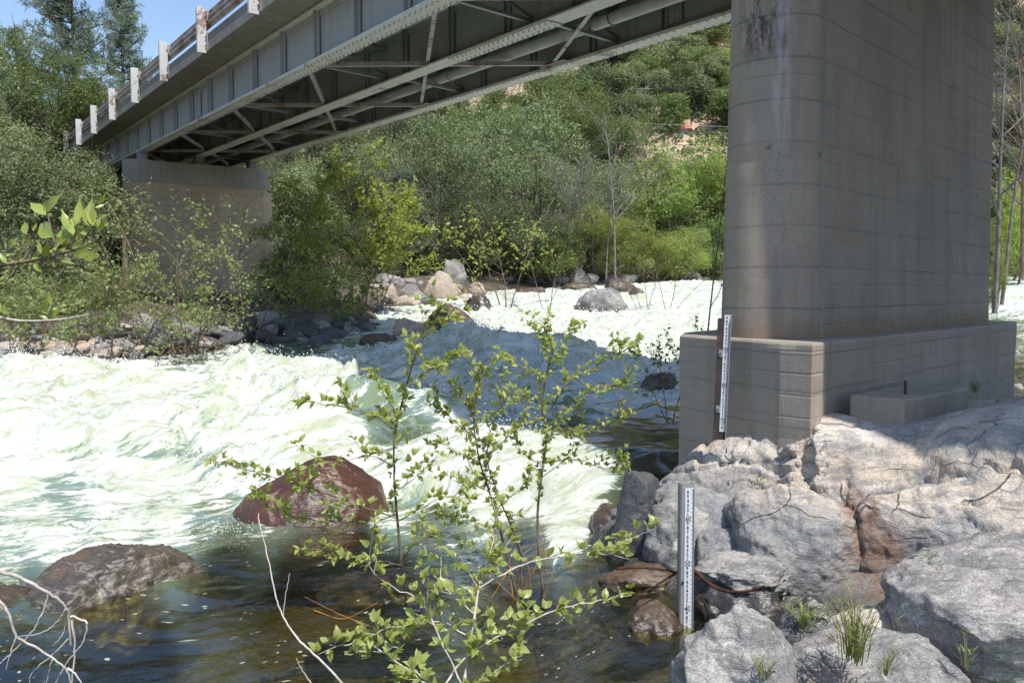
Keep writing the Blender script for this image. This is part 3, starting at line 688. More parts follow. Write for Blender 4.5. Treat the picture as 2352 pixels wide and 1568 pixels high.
def stem_outline(c0, c1, R0, bat, zb, nseg=20, side=10):
    c0 = np.array(c0, float); c1 = np.array(c1, float); L = (c1 - c0) / np.linalg.norm(c1 - c0); N_ = np.array([L[1], -L[0]])
    def f(z):
        r = R0 - bat * (z - zb); ns = r * .55
        a = np.linspace(-math.pi / 2, math.pi / 2, nseg)
        e0 = [c0 - L * r * math.cos(x) * 1.0 - N_ * r * math.sin(x) for x in a][::-1]
        e1 = [c1 + L * r * math.cos(x) * 1.0 - N_ * r * math.sin(x) for x in a]
        s1 = [e0[-1] + (e1[0] - e0[-1]) * u for u in np.linspace(0, 1, side + 2)[1:-1]]
        s2 = [e1[-1] + (e0[0] - e1[-1]) * u for u in np.linspace(0, 1, side + 2)[1:-1]]
        p = np.array(e0 + s1 + e1 + s2)
        isf = np.array([0] * nseg + [1] * side + [0] * nseg + [1] * side, float); isf[0] = isf[nseg - 1] = isf[nseg + side] = isf[2 * nseg + side - 1] = 1
        return p, isf
    return f
near = empty('near_pier', (2.4, 7.6, 1.87)); tag(near, 'tall grey concrete bridge pier with rounded nose standing on a footing beside the rocks', 'bridge pier')
topz = float(B(31, 0, -.36)[2]) - .02
so = stem_outline((2.41, 7.57), (5.96, 11.14), .46, .016, 1.87, 28, 30)
sub('pier_stem', coursed('pier_stem', so, (1.872, topz), M['pier'], .18, .0045, .004, .0, (19, 23), 3), M['pier'], near, sharp=R(11))
# raised mortar fin where nose and flat meet
ob = MB()
pa, _ = so(1.875); pb, _ = so(topz)
def fin(ia):
    L2 = np.array([.705, .709]); Nn = np.array([.709, -.705])
    a0, b0 = pa[ia], pb[ia]
    v = [(*(a0 - Nn * .01), 1.875), (*(a0 + L2 * .035 - Nn * .01), 1.875), (*(a0 + L2 * .03 + Nn * .012), 1.875), (*(a0 + L2 * .005 + Nn * .012), 1.875)]
    w_ = [(*(b0 - Nn * .01), topz), (*(b0 + L2 * .035 - Nn * .01), topz), (*(b0 + L2 * .03 + Nn * .012), topz), (*(b0 + L2 * .005 + Nn * .012), topz)]
    ob.prism(v, w_)
kf = int(np.argmin([proj((*p, 1.9))[1] * 0 + abs(proj((*p, 1.9))[0] - 1885) + (0 if q_ else 1e3) for p, q_ in zip(pa, so(1.9)[1])]))
fin(kf); sub('mortar_fin', ob, M['cap2'], near)
FP = np.array([(1.61, 7.83), (2.21, 6.72), (2.40, 6.53), (6.60, 10.72), (6.85, 11.1), (6.5, 12.3), (6.1, 12.55), (5.5, 12.3), (1.75, 8.3)])
def dens(poly, st=.12):
    out = []
    for a, b in zip(poly, np.roll(poly, -1, 0)):
        n_ = max(1, int(np.linalg.norm(b - a) / st)); out += [a + (b - a) * u for u in np.arange(n_) / n_]
    return np.array(out)
FD = dens(FP)
sub('footing', coursed('footing', lambda z: (FD, np.ones(len(FD))), (-.5, 1.87), M['foot'], .18, .005, .006, .035, None, 8), M['foot'], near, sharp=R(11))

c0 = atY(312, 735, 33.4)[:2]; c1 = atY(606, 735, 36.3)[:2]
tz2 = float(B(0, 0, -.36)[2]) - .02
farp = empty('far_pier', (float(c0[0]), float(c0[1]), 1.0)); tag(farp, 'distant tan concrete bridge pier behind the leafy bushes on the far bank', 'bridge pier')
L_ = (c1 - c0) / np.linalg.norm(c1 - c0)
so2 = stem_outline(c0 + L_ * .25, c1 - L_ * .2, .78, .03, .5, 14, 16)
sub('pier_stem', coursed('pier_stem', so2, (-.4, tz2 - .85), M['pier2'], .3, .012, .01, 0, None, 13), M['pier2'], farp, sharp=R(11))
so3 = stem_outline(c0 + L_ * .25, c1 - L_ * .2, .80, .03, .5, 14, 16)
sub('pier_cap', coursed('pier_cap', so3, (tz2 - .849, tz2), M['cap2'], .9, .01, .008, .01, None, 14), M['cap2'], farp, sharp=R(11))
# dark abutment on the far bank where the girders land
ab = empty('abutment', tuple(B(-15, 2.4, -3))); tag(ab, 'shadowed concrete abutment under the far end of the bridge', 'abutment')
sub('abutment_wall', MB().box(-16.5, -14.2, -.9, 5.8, -7, 1.1, B), M['cap2'], ab)

# concrete pad with a steel pin on the ledge
pad = empty('concrete_pad', tuple(atz(2090, 930, 1.3))); tag(pad, 'low concrete slab with an upright steel pin lying against the pier footing', 'slab')
pt = [atz(1954, 906, 1.44), atz(2079, 918, 1.44), atz(2226, 890, 1.44), atz(2118, 874, 1.44)]
zt_ = 1.44
poly = dens(np.array([p[:2] for p in pt]), .05)
mb = coursed('pad', lambda z: (poly, np.zeros(len(poly))), (1.2, 1.44), M['foot'], .5, 0, .008, .03, None, 21)
sub('slab', mb, M['foot'], pad)
b_ = atz(2079, 905, 1.44); sub('steel_pin', MB().tube([b_, b_ + (0, 0, .11)], .012, 8), M['gauge_dark'], pad)
# ================================================================== rocks
def set_wet(me, zrel_lo, zrel_hi, V, extra=None):
    w = w_base(V[:, 0], V[:, 1]); f = 1 - sstep(zrel_lo, zrel_hi, V[:, 2] - w + .04 * fbm(V * 6, 2, 77))
    a = me.attributes.new('wet', 'FLOAT', 'POINT'); a.data.foreach_set('value', f.astype(np.float32))
# granite outcrop the near pier stands on: surveyed spots (sight x, y, height)
OC = [(1557, 1012, .86), (1600, 1010, .93), (1650, 1005, .99), (1740, 985, 1.12), (1795, 955, 1.27), (1865, 945, 1.34), (1950, 958, 1.24), (2080, 968, 1.25), (2100, 950, 1.31), (2250, 935, 1.38), (2352, 928, 1.5), (2600, 915, 1.62),
      (1430, 1085, .60), (1470, 1060, .66), (1412, 1112, .55), (1500, 1042, .74), (1600, 1065, .80), (1650, 1080, .79), (1750, 1060, .95), (1900, 1050, 1.01), (2100, 1030, 1.13), (2300, 1020, 1.28), (2600, 1030, 1.36),
      (1500, 1105, .6), (1590, 1130, .62), (1700, 1190, .54), (1720, 1125, .74), (1850, 1120, .82), (2000, 1160, .80), (2150, 1145, .88), (2352, 1140, 1.0), (2600, 1150, 1.05),
      (1600, 1200, .42), (1650, 1250, .28), (1740, 1290, .18), (1780, 1250, .40), (1800, 1335, .12), (1900, 1290, .36), (1920, 1400, .02), (2000, 1290, .45), (2010, 1400, .1), (2050, 1250, .58), (2100, 1395, .12),
      (2200, 1250, .66), (2200, 1330, .42), (2352, 1200, .8), (2352, 1290, .58), (2600, 1300, .6), (2480, 1210, .8),
      (1500, 1250, -.15), (1420, 1230, -.3), (1600, 1310, -.05), (1700, 1360, -.2), (1790, 1420, -.3), (1500, 1360, -.4), (1900, 1490, -.3), (2100, 1490, -.2), (2352, 1450, .1)]
cp = np.array([atz(a, b, c) for a, b, c in OC])
ext = np.array([(1.2, 8.3, -.3), (.8, 7.9, -.45), (1.6, 9.2, -.3), (.4, 7.2, -.6), (2.4, 9.0, .6), (3.2, 8.5, 1.15), (4.5, 8.3, 1.2), (6.0, 9.4, 1.05), (4.2, 7.2, 1.25), (3.4, 6.85, 1.14), (3.0, 6.9, 1.14), (5.5, 7, 1.45), (7, 8, 1.2), (7, 6, 1.6), (.3, 6.2, -.6), (.6, 5.5, -.5), (1.0, 4.4, -.5), (4, 4, .4), (2.5, 4.2, -.2), (8, 10.5, .7), (6.6, 10.8, .75)])
cp = np.vstack([cp, ext])
def tps_fit(P, v, lam=.06):
    d = np.linalg.norm(P[:, None] - P[None], axis=-1); K = d - lam * np.eye(len(P))
    A = np.zeros((len(P) + 3,) * 2); A[:len(P), :len(P)] = K; A[:len(P), len(P):] = np.column_stack([np.ones(len(P)), P]); A[len(P):, :len(P)] = A[:len(P), len(P):].T
    return np.linalg.solve(A, np.concatenate([v, np.zeros(3)]))
wts = tps_fit(cp[:, :2], cp[:, 2])
def tps(X, Y):
    out = wts[-3] + wts[-2] * X + wts[-1] * Y
    for k in range(len(cp)):
        d2 = (X - cp[k, 0]) ** 2 + (Y - cp[k, 1]) ** 2; out = out + wts[k] * np.sqrt(d2 + .004)
    return out
CR = [ # cracks seen on the outcrop
    [(1545, 1050), (1600, 1045), (1660, 1050), (1700, 1030), (1725, 1005)], [(1880, 1060), (1905, 1042), (1950, 1030), (2000, 1020)], [(1700, 1065), (1720, 1080), (1790, 1080), (1900, 1075)],
    [(1440, 1090), (1560, 1075), (1680, 1052)], [(1950, 1110), (1940, 1140), (1955, 1160), (2000, 1165), (2060, 1150), (2110, 1120)], [(1780, 1150), (1840, 1125), (1870, 1115)], [(2120, 1180), (2180, 1150), (2260, 1120), (2352, 1090)],
    [(2120, 1110), (2200, 1085), (2352, 1060)], [(1520, 1110), (1600, 1120), (1700, 1160), (1760, 1170)], [(1800, 1010), (1870, 1000), (1900, 990)], [(2050, 985), (2150, 975), (2300, 960)],
    [(1860, 1190), (1900, 1230), (1950, 1250)], [(1980, 1210), (2040, 1230), (2100, 1220)]]
xs = np.concatenate([np.arange(.2, 4.2, .0135), np.arange(4.2, 8.2, .05)]); ys = np.concatenate([np.arange(4.2, 7.6, .0135), np.arange(7.6, 11.6, .05)])
GX, GY = np.meshgrid(xs, ys, indexing='ij'); X, Y = GX.ravel(), GY.ravel()
Zt = tps(X, Y)
P = np.stack([X, Y, Zt], -1)
wp = np.stack([fbm(P * 1.3, 2, 61), fbm(P * 1.3, 2, 62), 0 * X], -1) * .25
Pf = P + wp; ct, st_ = math.cos(.45), math.sin(.45)
Fo = np.stack([(Pf[:, 0] * ct + Pf[:, 1] * st_) * 1.2, (-Pf[:, 0] * st_ + Pf[:, 1] * ct) * 2.6, Pf[:, 2] * 2.2], -1)
def worley_facets(Pw, cell, seed, tilt):
    q = Pw / cell; b = np.floor(q); best = np.full(len(q), 9.); sec = best.copy(); val = np.zeros(len(q))
    for ix in (-1, 0, 1):
        for iy in (-1, 0, 1):
            for iz in (-1, 0, 1):
                c = b + [ix, iy, iz]; ii = c.astype(np.int64) & 255; h = _perm[_perm[_perm[ii[:, 0]] + ii[:, 1]] + ii[:, 2] + seed & 511]
                o_ = _g[h] * .42 + .5 + c; e = q - o_; d = (e * e).sum(1); tl = (e * _g[(h * 7 + 3) & 255]).sum(1) * tilt + _g[(h + 9) & 255, 0] * tilt * .5
                nb = d < best; sec = np.where(nb, best, np.minimum(sec, d)); val = np.where(nb, tl, val); best = np.minimum(best, d)
    return val, np.sqrt(sec) - np.sqrt(best)
def blur(A, sg):
    k = np.exp(-.5 * (np.arange(-3 * sg, 3 * sg + 1) / sg) ** 2); k /= k.sum(); n_ = len(k) // 2
    for ax in (0, 1):
        B_ = np.pad(A, [(n_, n_) if a_ == ax else (0, 0) for a_ in (0, 1)], mode='edge'); A = np.apply_along_axis(lambda r_: np.convolve(r_, k, 'valid'), ax, B_)
    return A
Zt = blur(Zt.reshape(GX.shape), 15).ravel()
Pw = np.stack([(Pf[:, 0] * ct + Pf[:, 1] * st_) * .62, (-Pf[:, 0] * st_ + Pf[:, 1] * ct) * 1.1, Zt * 1.3], -1)
va, ea = worley_facets(Pw + .08 * np.stack([noise(Pf * 5, 81), noise(Pf * 5, 82), noise(Pf * 5, 83)], -1), .5, 5, .085)
vb, eb = worley_facets(Pw * 1.0 + 7.3 + .05 * np.stack([noise(Pf * 9, 84), noise(Pf * 9, 85), noise(Pf * 9, 86)], -1), .2, 9, .02)
rel = va + vb * .8 - .022 * sstep(.05, 0, ea) * sstep(-.1, .3, noise(Pf * 1.2, 87)) + .025 * ridged(Fo * .8, 3, 63, .5) - .02 + .008 * fbm(Pf * 4, 4, 66, .55)
steps = noise(Fo * 1.2, 68); rel = rel + .028 * sstep(-.06, .06, steps) * sstep(.05, .3, np.abs(noise(Fo * .6, 69)))
Zb = Zt.copy(); Zt = Zt * 0
for cl in CR:
    pts = []
    for a, b in cl:
        r_ = ray(a, b); t_ = np.arange(4.3, 9, .02) / r_[1]; q = np.array([0, 0, CZ]) + t_[:, None] * r_
        kk = np.where(q[:, 2] < tps(q[:, 0], q[:, 1]))[0]; pts.append(q[kk[0]][:2] if len(kk) else q[-1][:2])
    pts = curve_pts(pts, 24); dmin = np.full(len(X), 9.)
    m = (X > pts[:, 0].min() - .2) & (X < pts[:, 0].max() + .2) & (Y > pts[:, 1].min() - .2) & (Y < pts[:, 1].max() + .2)
    xm, ym = X[m] + .03 * noise(P[m] * 9, 70), Y[m] + .03 * noise(P[m] * 9, 71); dm = np.full(len(xm), 9.)
    for a, b in zip(pts[:-1], pts[1:]):
        e = b - a; tt = np.clip(((xm - a[0]) * e[0] + (ym - a[1]) * e[1]) / (e @ e + 1e-9), 0, 1); dm = np.minimum(dm, np.hypot(xm - a[0] - tt * e[0], ym - a[1] - tt * e[1]))
    dmin[m] = dm; Zt = Zt - .04 * np.exp(-(dmin / .012) ** 2)
gX, gY = np.gradient(Zb.reshape(GX.shape), xs, ys); gX = gX.ravel(); gY = gY.ravel()
nn = np.stack([-gX, -gY, np.ones_like(gX)], -1); nn /= np.linalg.norm(nn, axis=1)[:, None]
V = np.stack([X, Y, Zb], -1)
rel = rel + .005 * fbm(V * 9, 3, 72, .6) + .025 * fbm(V * 2.2, 2, 74, .5) * sstep(.98, .8, nn[:, 2]) + .005 * fbm(V * 45, 2, 73)
steep = sstep(.93, .6, nn[:, 2]); V = V + nn * (rel * (.2 + .55 * steep) + Zt)[:, None]
n0, n1_ = GX.shape; i, j = np.meshgrid(np.arange(n0 - 1), np.arange(n1_ - 1), indexing='ij')
quads = np.stack([i * n1_ + j, (i + 1) * n1_ + j, (i + 1) * n1_ + j + 1, i * n1_ + j + 1], -1).reshape(-1, 4)
me = mesh_np('granite_outcrop', V, quads, True); set_wet(me, .1, .36, V)
oc = link('granite_outcrop', me, None)
# outcrop stone: warmer and paler towards the top, grey foliated below, one rust seep
t = NT('outcrop_stone'); g = t.n('NewGeometry'); pos = g.outputs['Position']; X_, Y_, Z_ = t.sep(pos)[:3]
big = t.noise(pos, 1.5, 5, 0.6, 0.4); med = t.noise(pos, 6, 6, 0.68); fine = t.noise(pos, 120, 3, 0.75)
fol = t.noise(t.map(pos, (2.6, 5.5, 10), (0.3, 0.3, 0.45)), 1.4, 6, 0.66, 1.0); fol2 = t.noise(t.map(pos, (35, 55, 85), (0.3, 0.3, 0.45)), 1.1, 4, 0.75)
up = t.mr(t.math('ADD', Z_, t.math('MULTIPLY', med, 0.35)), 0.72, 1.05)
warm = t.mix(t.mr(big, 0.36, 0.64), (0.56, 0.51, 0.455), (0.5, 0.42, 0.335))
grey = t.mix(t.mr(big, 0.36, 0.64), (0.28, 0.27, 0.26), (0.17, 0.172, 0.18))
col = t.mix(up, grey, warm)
col = t.mix(t.math('MULTIPLY', t.mr(fol, 0.46, 0.66), 0.6), col, (0.17, 0.175, 0.19))
col = t.mix(t.math('MULTIPLY', t.mr(med, 0.56, 0.72), 0.6), col, (0.15, 0.15, 0.16))
patch = t.mr(t.noise(pos, 2.6, 5, 0.6, 0.8), 0.55, 0.6)
col = t.mix(t.math('MULTIPLY', patch, 0.5), col, (0.24, 0.25, 0.265))
dx = t.math('ABSOLUTE', t.math('ADD', t.math('SUBTRACT', X_, 2.52), t.math('MULTIPLY', t.math('SUBTRACT', med, 0.5), 0.5)))
rs = t.math('MULTIPLY', t.mr(dx, t.mr(Z_, 0.4, 0.9, 0.34, 0.08), 0.0), t.math('MULTIPLY', t.mr(Y_, 6.4, 5.9), t.mr(Z_, 0.15, 0.3)))
wv = t.n('VectorMath', _operation='ADD'); t.l(t.map(pos, (1.3, 1.9, 2.6), (0.4, 0.3, 0.5)), wv.inputs[0]); sc_ = t.n('VectorMath', _operation='SCALE'); t.l(t.noise(pos, 1.3, 3, 0.45, 0, True), sc_.inputs[0]); sc_.inputs['Scale'].default_value = 0.9; t.l(sc_.outputs[0], wv.inputs[1])
cr1 = t.math('MULTIPLY', t.mr(t.vor(wv.outputs[0], 1.25, 'DISTANCE_TO_EDGE'), 0.013, 0.002), t.mr(t.noise(pos, 1.6, 3), 0.52, 0.6))
cr2 = t.math('MULTIPLY', t.mr(t.vor(wv.outputs[0], 3.4, 'DISTANCE_TO_EDGE'), 0.03, 0.005), t.mr(t.noise(pos, 2.6, 3), 0.55, 0.64))
crk = cr1
col = t.mix(t.math('MULTIPLY', crk, 0.7), col, (0.06, 0.055, 0.05))
col = t.mix(t.math('MULTIPLY', rs, t.mr(fol, 0.3, 0.6, 0.3, 0.85)), col, (0.2, 0.105, 0.055))
sp = t.math('MULTIPLY', t.mr(fine, 0.3, 0.7, 0.7, 1.3), t.mr(fol2, 0.3, 0.7, 0.78, 1.22))
hs = t.n('HueSaturation'); t.l(col, hs.inputs['Color']); t.l(sp, hs.inputs['Value'])
w = t.attr('wet'); colw = t.mix(w, hs.outputs[0], t.mix(1.0, hs.outputs[0], (0.3, 0.27, 0.24), 'MULTIPLY'))
h = t.math('ADD', t.math('MULTIPLY', fol, 0.9), t.math('ADD', t.math('MULTIPLY', med, 0.6), t.math('MULTIPLY', fine, 0.12)))
b1 = t.bump(t.math('SUBTRACT', 1.0, crk), 0.9, 0.03, t.bump(fol2, 0.5, 0.005, t.bump(h, 0.8, 0.04)))
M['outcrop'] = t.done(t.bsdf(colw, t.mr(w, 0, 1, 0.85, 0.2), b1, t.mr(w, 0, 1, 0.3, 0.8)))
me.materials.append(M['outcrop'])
tag(oc, 'broad pale granite outcrop with a rust streak, under the near pier', 'rock outcrop')

import bmesh
def hull_rock(name, label, c, pts, mat_, seed, rough=1.0, cuts=5, wet=(.03, .14), sm=2):
    bm = bmesh.new()
    for p in pts: bm.verts.new(p)
    r_ = bmesh.ops.convex_hull(bm, input=bm.verts); bmesh.ops.delete(bm, geom=list({g_ for g_ in r_['geom_unused'] + r_['geom_interior'] if isinstance(g_, bmesh.types.BMVert)}), context='VERTS')
    for k in range(cuts):
        bmesh.ops.subdivide_edges(bm, edges=bm.edges[:], cuts=1, use_grid_fill=True)
        if k in (1, 2): 
            for _ in range(sm): bmesh.ops.smooth_vert(bm, verts=bm.verts, factor=.4, use_axis_x=True, use_axis_y=True, use_axis_z=True)
    bmesh.ops.triangulate(bm, faces=bm.faces); bm.normal_update(); bm.verts.ensure_lookup_table()
    V = np.array([v.co[:] for v in bm.verts]); Nn = np.array([v.normal[:] for v in bm.verts]); Fc = np.array([[v.index for v in f.verts] for f in bm.faces]); bm.free()
    V = V + Nn * (rough * (.05 * fbm(V * 2.2, 3, seed) + .03 * ridged(V * 4, 3, seed + 2, .5) + .012 * fbm(V * 14, 3, seed + 4, .6)))[:, None]
    me = mesh_np(name, V, Fc, True); set_wet(me, wet[0], wet[1], V + np.array(c))
    return tag(link(name, me, M[mat_], None, tuple(map(float, c))), label, 'boulder')
_ico = {}
def ico(sub_):
    if sub_ not in _ico:
        bm = bmesh.new(); bmesh.ops.create_icosphere(bm, subdivisions=sub_, radius=1); bm.verts.ensure_lookup_table()
        _ico[sub_] = (np.array([v.co[:] for v in bm.verts]), np.array([[v.index for v in f.verts] for f in bm.faces])); bm.free()
    return _ico[sub_]
def boulder(name, label, c, r, mat_, seed, sub_=5, rot=0, tilt=(0, 0), facets=6, rough=1.0, cat='boulder', group=None, wet=(.03, .14), boxy=.0):
    V, Fc = ico(sub_); V = V.copy(); rg = np.random.default_rng(seed)
    if boxy: V = np.sign(V) * np.abs(V) ** (1 - boxy * .45); V /= np.abs(V).max()
    for k in range(facets):
        n = rg.normal(size=3); n[2] *= .7; n /= np.linalg.norm(n); d = rg.uniform(.55, .85)
        e = np.maximum(V @ n - d, 0); V = V - (e * .88)[:, None] * n
    V = V * (1 + .16 * rough * fbm(V * 1.1, 3, seed)[:, None] + .05 * rough * ridged(V * 3, 3, seed + 3, .5)[:, None])
    n_ = V / np.linalg.norm(V, axis=1)[:, None]
    V = V * np.array(r, float)
    det = .02 * rough * fbm(V * 8 / max(r) ** .3, 4, seed + 7, .65)
    V = V + n_ * det[:, None] * min(1, max(r) * 1.6)
    cx_, sx_ = math.cos(tilt[0]), math.sin(tilt[0]); V = V @ np.array([[1, 0, 0], [0, cx_, -sx_], [0, sx_, cx_]]).T
    cx_, sx_ = math.cos(tilt[1]), math.sin(tilt[1]); V = V @ np.array([[cx_, 0, sx_], [0, 1, 0], [-sx_, 0, cx_]]).T
    cx_, sx_ = math.cos(rot), math.sin(rot); V = V @ np.array([[cx_, -sx_, 0], [sx_, cx_, 0], [0, 0, 1]]).T
    me = mesh_np(name, V, Fc, True); set_wet(me, wet[0], wet[1], V + np.array(c))
    o = link(name, me, M[mat_], None, tuple(map(float, c))); tag(o, label, cat, group); return o
def bpx(name, label, x0, x1, yt, yb, mat_, seed, zb=None, hk=1.0, dk=.8, **k):
    """boulder whose waterline is seen at yb and top at yt"""
    xm = (x0 + x1) / 2; r = ray(xm, yb); tt = np.arange(4, 75, .05) / r[1]; P_ = np.array([0, 0, CZ]) + tt[:, None] * r
    g = np.maximum(w_base(P_[:, 0], P_[:, 1]) + .04, ground_h(P_[:, 0], P_[:, 1], False)); kk = np.where(P_[:, 2] < g)[0]; P_ = P_[kk[0]] if len(kk) else P_[-1]; z = float(P_[2])
    rx = (x1 - x0) / 2 / F * P_[1]; ry = rx * dk
    Yc = P_[1] + ry * .7; Xc = (xm - 1176) / F * Yc
    zt = atY(xm, yt, Yc)[2]; zc = z - .05; rz = max(zt - zc, .08) * hk
    return boulder(name, label, (Xc, Yc, zc), (rx * 1.08 * Yc / P_[1], ry, rz), mat_, seed, **k)
# jutting blocks of the outcrop's face
for seed_, pts_ in ((301, [(1.74, 6.25, .74), (1.98, 6.05, .83), (2.34, 5.86, .8), (2.56, 5.8, .66), (1.70, 5.95, .5), (1.86, 5.72, .44), (2.2, 5.6, .5), (2.5, 5.6, .4), (1.8, 5.8, -.2), (2.5, 5.72, -.2), (1.85, 5.62, .1), (2.35, 5.55, .12), (1.7, 6.6, .5), (2.6, 6.5, .5)]),
                    (303, [(2.5, 5.78, .82), (2.95, 5.52, .9), (3.5, 5.45, 1.05), (2.46, 5.6, .5), (2.8, 5.36, .62), (3.4, 5.2, .6), (2.5, 5.55, .1), (2.9, 5.3, .2), (3.5, 5.1, .2), (2.6, 5.6, -.2), (3.6, 5.5, -.2), (2.6, 6.2, .6), (3.6, 6.2, .7)]),
                    (305, [(1.22, 6.95, .62), (1.5, 6.85, .68), (1.78, 6.55, .62), (1.2, 6.6, .44), (1.45, 6.35, .46), (1.74, 6.25, .42), (1.2, 6.5, .1), (1.5, 6.2, .12), (1.75, 6.15, .1), (1.3, 6.9, -.2), (1.8, 6.8, -.1), (1.7, 6.95, .5)]),
                    (307, [(1.45, 6.3, .4), (1.7, 6.25, .46), (1.95, 6.0, .38), (1.42, 6.05, .26), (1.7, 5.95, .28), (1.9, 5.85, .2), (1.45, 6.0, -.1), (1.9, 5.8, -.1), (1.5, 6.4, -.1), (1.95, 6.3, .1)])):
    ce = np.mean(pts_, 0); o = hull_rock('rock_face', None, tuple(ce), [tuple(np.array(p) - ce) for p in pts_], 'outcrop', seed_, .75, 5, (.1, .34), sm=1); o.parent = oc; del o['category']
# foreground
boulder('boulder', 'rounded grey boulder at the bottom edge just right of the front gauge post', (1.27, 4.42, .08), (.33, .52, .42), 'granite_grey', 11, 6, rot=.2, tilt=(0, .05), facets=5, wet=(-.1, .02), rough=.8)
boulder('boulder', 'wide flat grey boulder with grass growing on it at the bottom edge', (1.95, 4.25, .02), (.56, .5, .42), 'granite_grey', 22, 6, rot=-.25, facets=7, wet=(-.1, .02), tilt=(0, .12), rough=.8)
boulder('boulder', 'pale low rock wedged between the corner boulder and the grassy flat boulder', (2.2, 4.85, .14), (.36, .26, .2), 'granite', 41, 5, wet=(-.1, .02), facets=5)
boulder('boulder', 'small dark rock in the crevice behind the rounded grey boulder', (1.72, 4.85, .1), (.17, .2, .2), 'slate', 43, 5, wet=(-.1, .02), facets=5)
boulder('boulder', 'rough grey rock filling the gap below the grassy flat boulder', (1.62, 3.75, 0), (.4, .3, .3), 'granite_grey', 47, 5, wet=(-.1, .02), facets=5)
boulder('rock_block', 'smooth dark grey angular block at the left tip of the outcrop', (1.05, 6.85, .33), (.24, .24, .39), 'slate', 52, 6, rot=.35, tilt=(.12, .22), facets=7, boxy=.85, rough=.5, cat='boulder')
boulder('rock_block', 'grey ribbed rock beside the dark angular block and behind the front gauge', (1.36, 6.5, .18), (.24, .3, .36), 'granite_grey', 55, 5, rot=.5, facets=6, boxy=.4)
boulder('rock_slab', 'grey slab right of the front gauge, lying over a black wet hollow', (1.6, 5.8, .27), (.38, .27, .14), 'granite_grey', 58, 6, rot=-.2, facets=7, boxy=.4, wet=(.05, .2))
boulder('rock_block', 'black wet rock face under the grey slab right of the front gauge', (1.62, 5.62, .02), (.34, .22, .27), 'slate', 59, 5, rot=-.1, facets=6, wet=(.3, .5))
boulder('rock_block', 'black rock standing in for the deep crevice shade right of the slab', (1.98, 5.3, .02), (.26, .22, .26), 'slate', 60, 5, rot=.3, facets=6, wet=(.3, .5))  # black block set in to paint the crevice's deep shade
boulder('boulder', 'wet dark rock at the waterline left of the front gauge', (.98, 5.55, -.03), (.2, .24, .16), 'brown', 61, 5, facets=5)
boulder('boulder', 'low brown rock just under the dark angular block', (1.05, 6.3, -.02), (.34, .25, .16), 'brown', 63, 5, facets=5)
boulder('boulder', 'wet brown rock with water sliding over it above the small chute', (.6, 8.95, -.02), (.75, .5, .36), 'brown', 65, 5, rot=.3, facets=5, wet=(.1, .4))
boulder('boulder', 'dark brown rock at the foot of the small chute', (.98, 7.75, -.1), (.26, .4, .3), 'brown', 68, 5, rot=.4, facets=6, wet=(.1, .4))
hull_rock('boulder', 'big dark red angular boulder with the river foaming behind it', (-2.12, 8.25, 0), [(-.88, 0, -.25), (-.8, -.05, -.02), (-.52, .12, .26), (-.12, .2, .47), (.22, .12, .6), (.42, .25, .56), (.74, .35, .3), (.86, .15, .0), (.86, .1, -.3), (-.5, -.5, -.3), (0, -.62, -.3), (.5, -.5, -.3),
    (.22, -.22, .42), (-.32, -.28, .24), (.62, -.28, .12), (-.4, .6, -.3), (.5, .7, -.3)], 'red', 78, .42, 5, (.05, .6), sm=1)
boulder('boulder', 'rounded wet grey boulder with pale veins in the left shallows', (-3.12, 6.3, -.15), (.66, .58, .39), 'wet', 79, 6, rot=.3, facets=4, rough=.75)
boulder('boulder', 'low brown ledge under water left of the pale veined boulder', (-3.9, 5.9, -.14), (.62, .36, .26), 'wet', 81, 5, rot=.35, facets=4)
boulder('boulder', 'flat brown rock just below the surface in the middle of the pool', (-1.0, 6.5, -.14), (.75, .36, .15), 'brown', 84, 5, rot=.1, facets=3, rough=.6)
hull_rock('boulder', 'big brown topped boulder with a dark undercut side in the bottom right corner', (2.9, 4.5, 0), [(-.62, .42, .6), (-.7, .05, .58), (-.45, -.32, .5), (.1, -.5, .62), (.9, -.5, .72), (1.0, .6, .85), (.2, .62, .74), (-.3, .6, .66), (-.5, .4, -.3), (-.38, .1, -.3), (-.1, -.1, -.3), (.5, -.1, -.3), (1.0, -.1, -.3), (1, .6, -.3), (-.6, .3, .3), (-.36, -.22, .2)], 'granite_grey', 34, 1.0, 5, (-.1, .02), sm=1)
# rocks in the rapids
bpx('boulder', 'small mossy rock under the rapid left of the near footing', 1478, 1560, 850, 888, 'wet', 90, hk=1.0, facets=3)
bpx('boulder', 'large dark grey dome boulder standing in the far rapid', 1328, 1436, 665, 718, 'granite_grey', 92, facets=4, wet=(.05, .35))
bpx('boulder', 'brown boulder behind the dark dome boulder', 1378, 1456, 640, 674, 'brown', 94, facets=4)
bpx('boulder', 'little brown rock right of the dark dome boulder', 1440, 1480, 664, 690, 'brown', 96, 4, facets=4)
bpx('boulder', 'wet olive boulder in white water left of the dome boulder', 1072, 1124, 678, 710, 'wet', 98, facets=3)
bpx('boulder', 'large pale pink boulder on the gravel bar', 972, 1046, 628, 684, 'tan', 100, facets=4, wet=(.02, .08))
bpx('boulder', 'small round tan boulder right of the pale pink boulder', 1078, 1114, 648, 674, 'tan', 102, facets=3)
bpx('boulder', 'low brown rock awash at the head of the rapid', 1190, 1250, 655, 672, 'brown', 104, facets=3)
bpx('boulder', 'long low rock awash beneath the far green shrubs', 1290, 1370, 650, 664, 'brown', 105, facets=3)
bpx('boulder', 'ribbed grey boulder left of the pale pink boulder', 915, 988, 652, 696, 'bank', 106, facets=5)
bpx('boulder', 'tan boulder at the left end of the gravel bar', 866, 922, 652, 690, 'tan', 108, facets=4)
bpx('boulder', 'round tan boulder splashed by the rapid', 898, 988, 728, 776, 'tan', 110, facets=3, wet=(.1, .25))
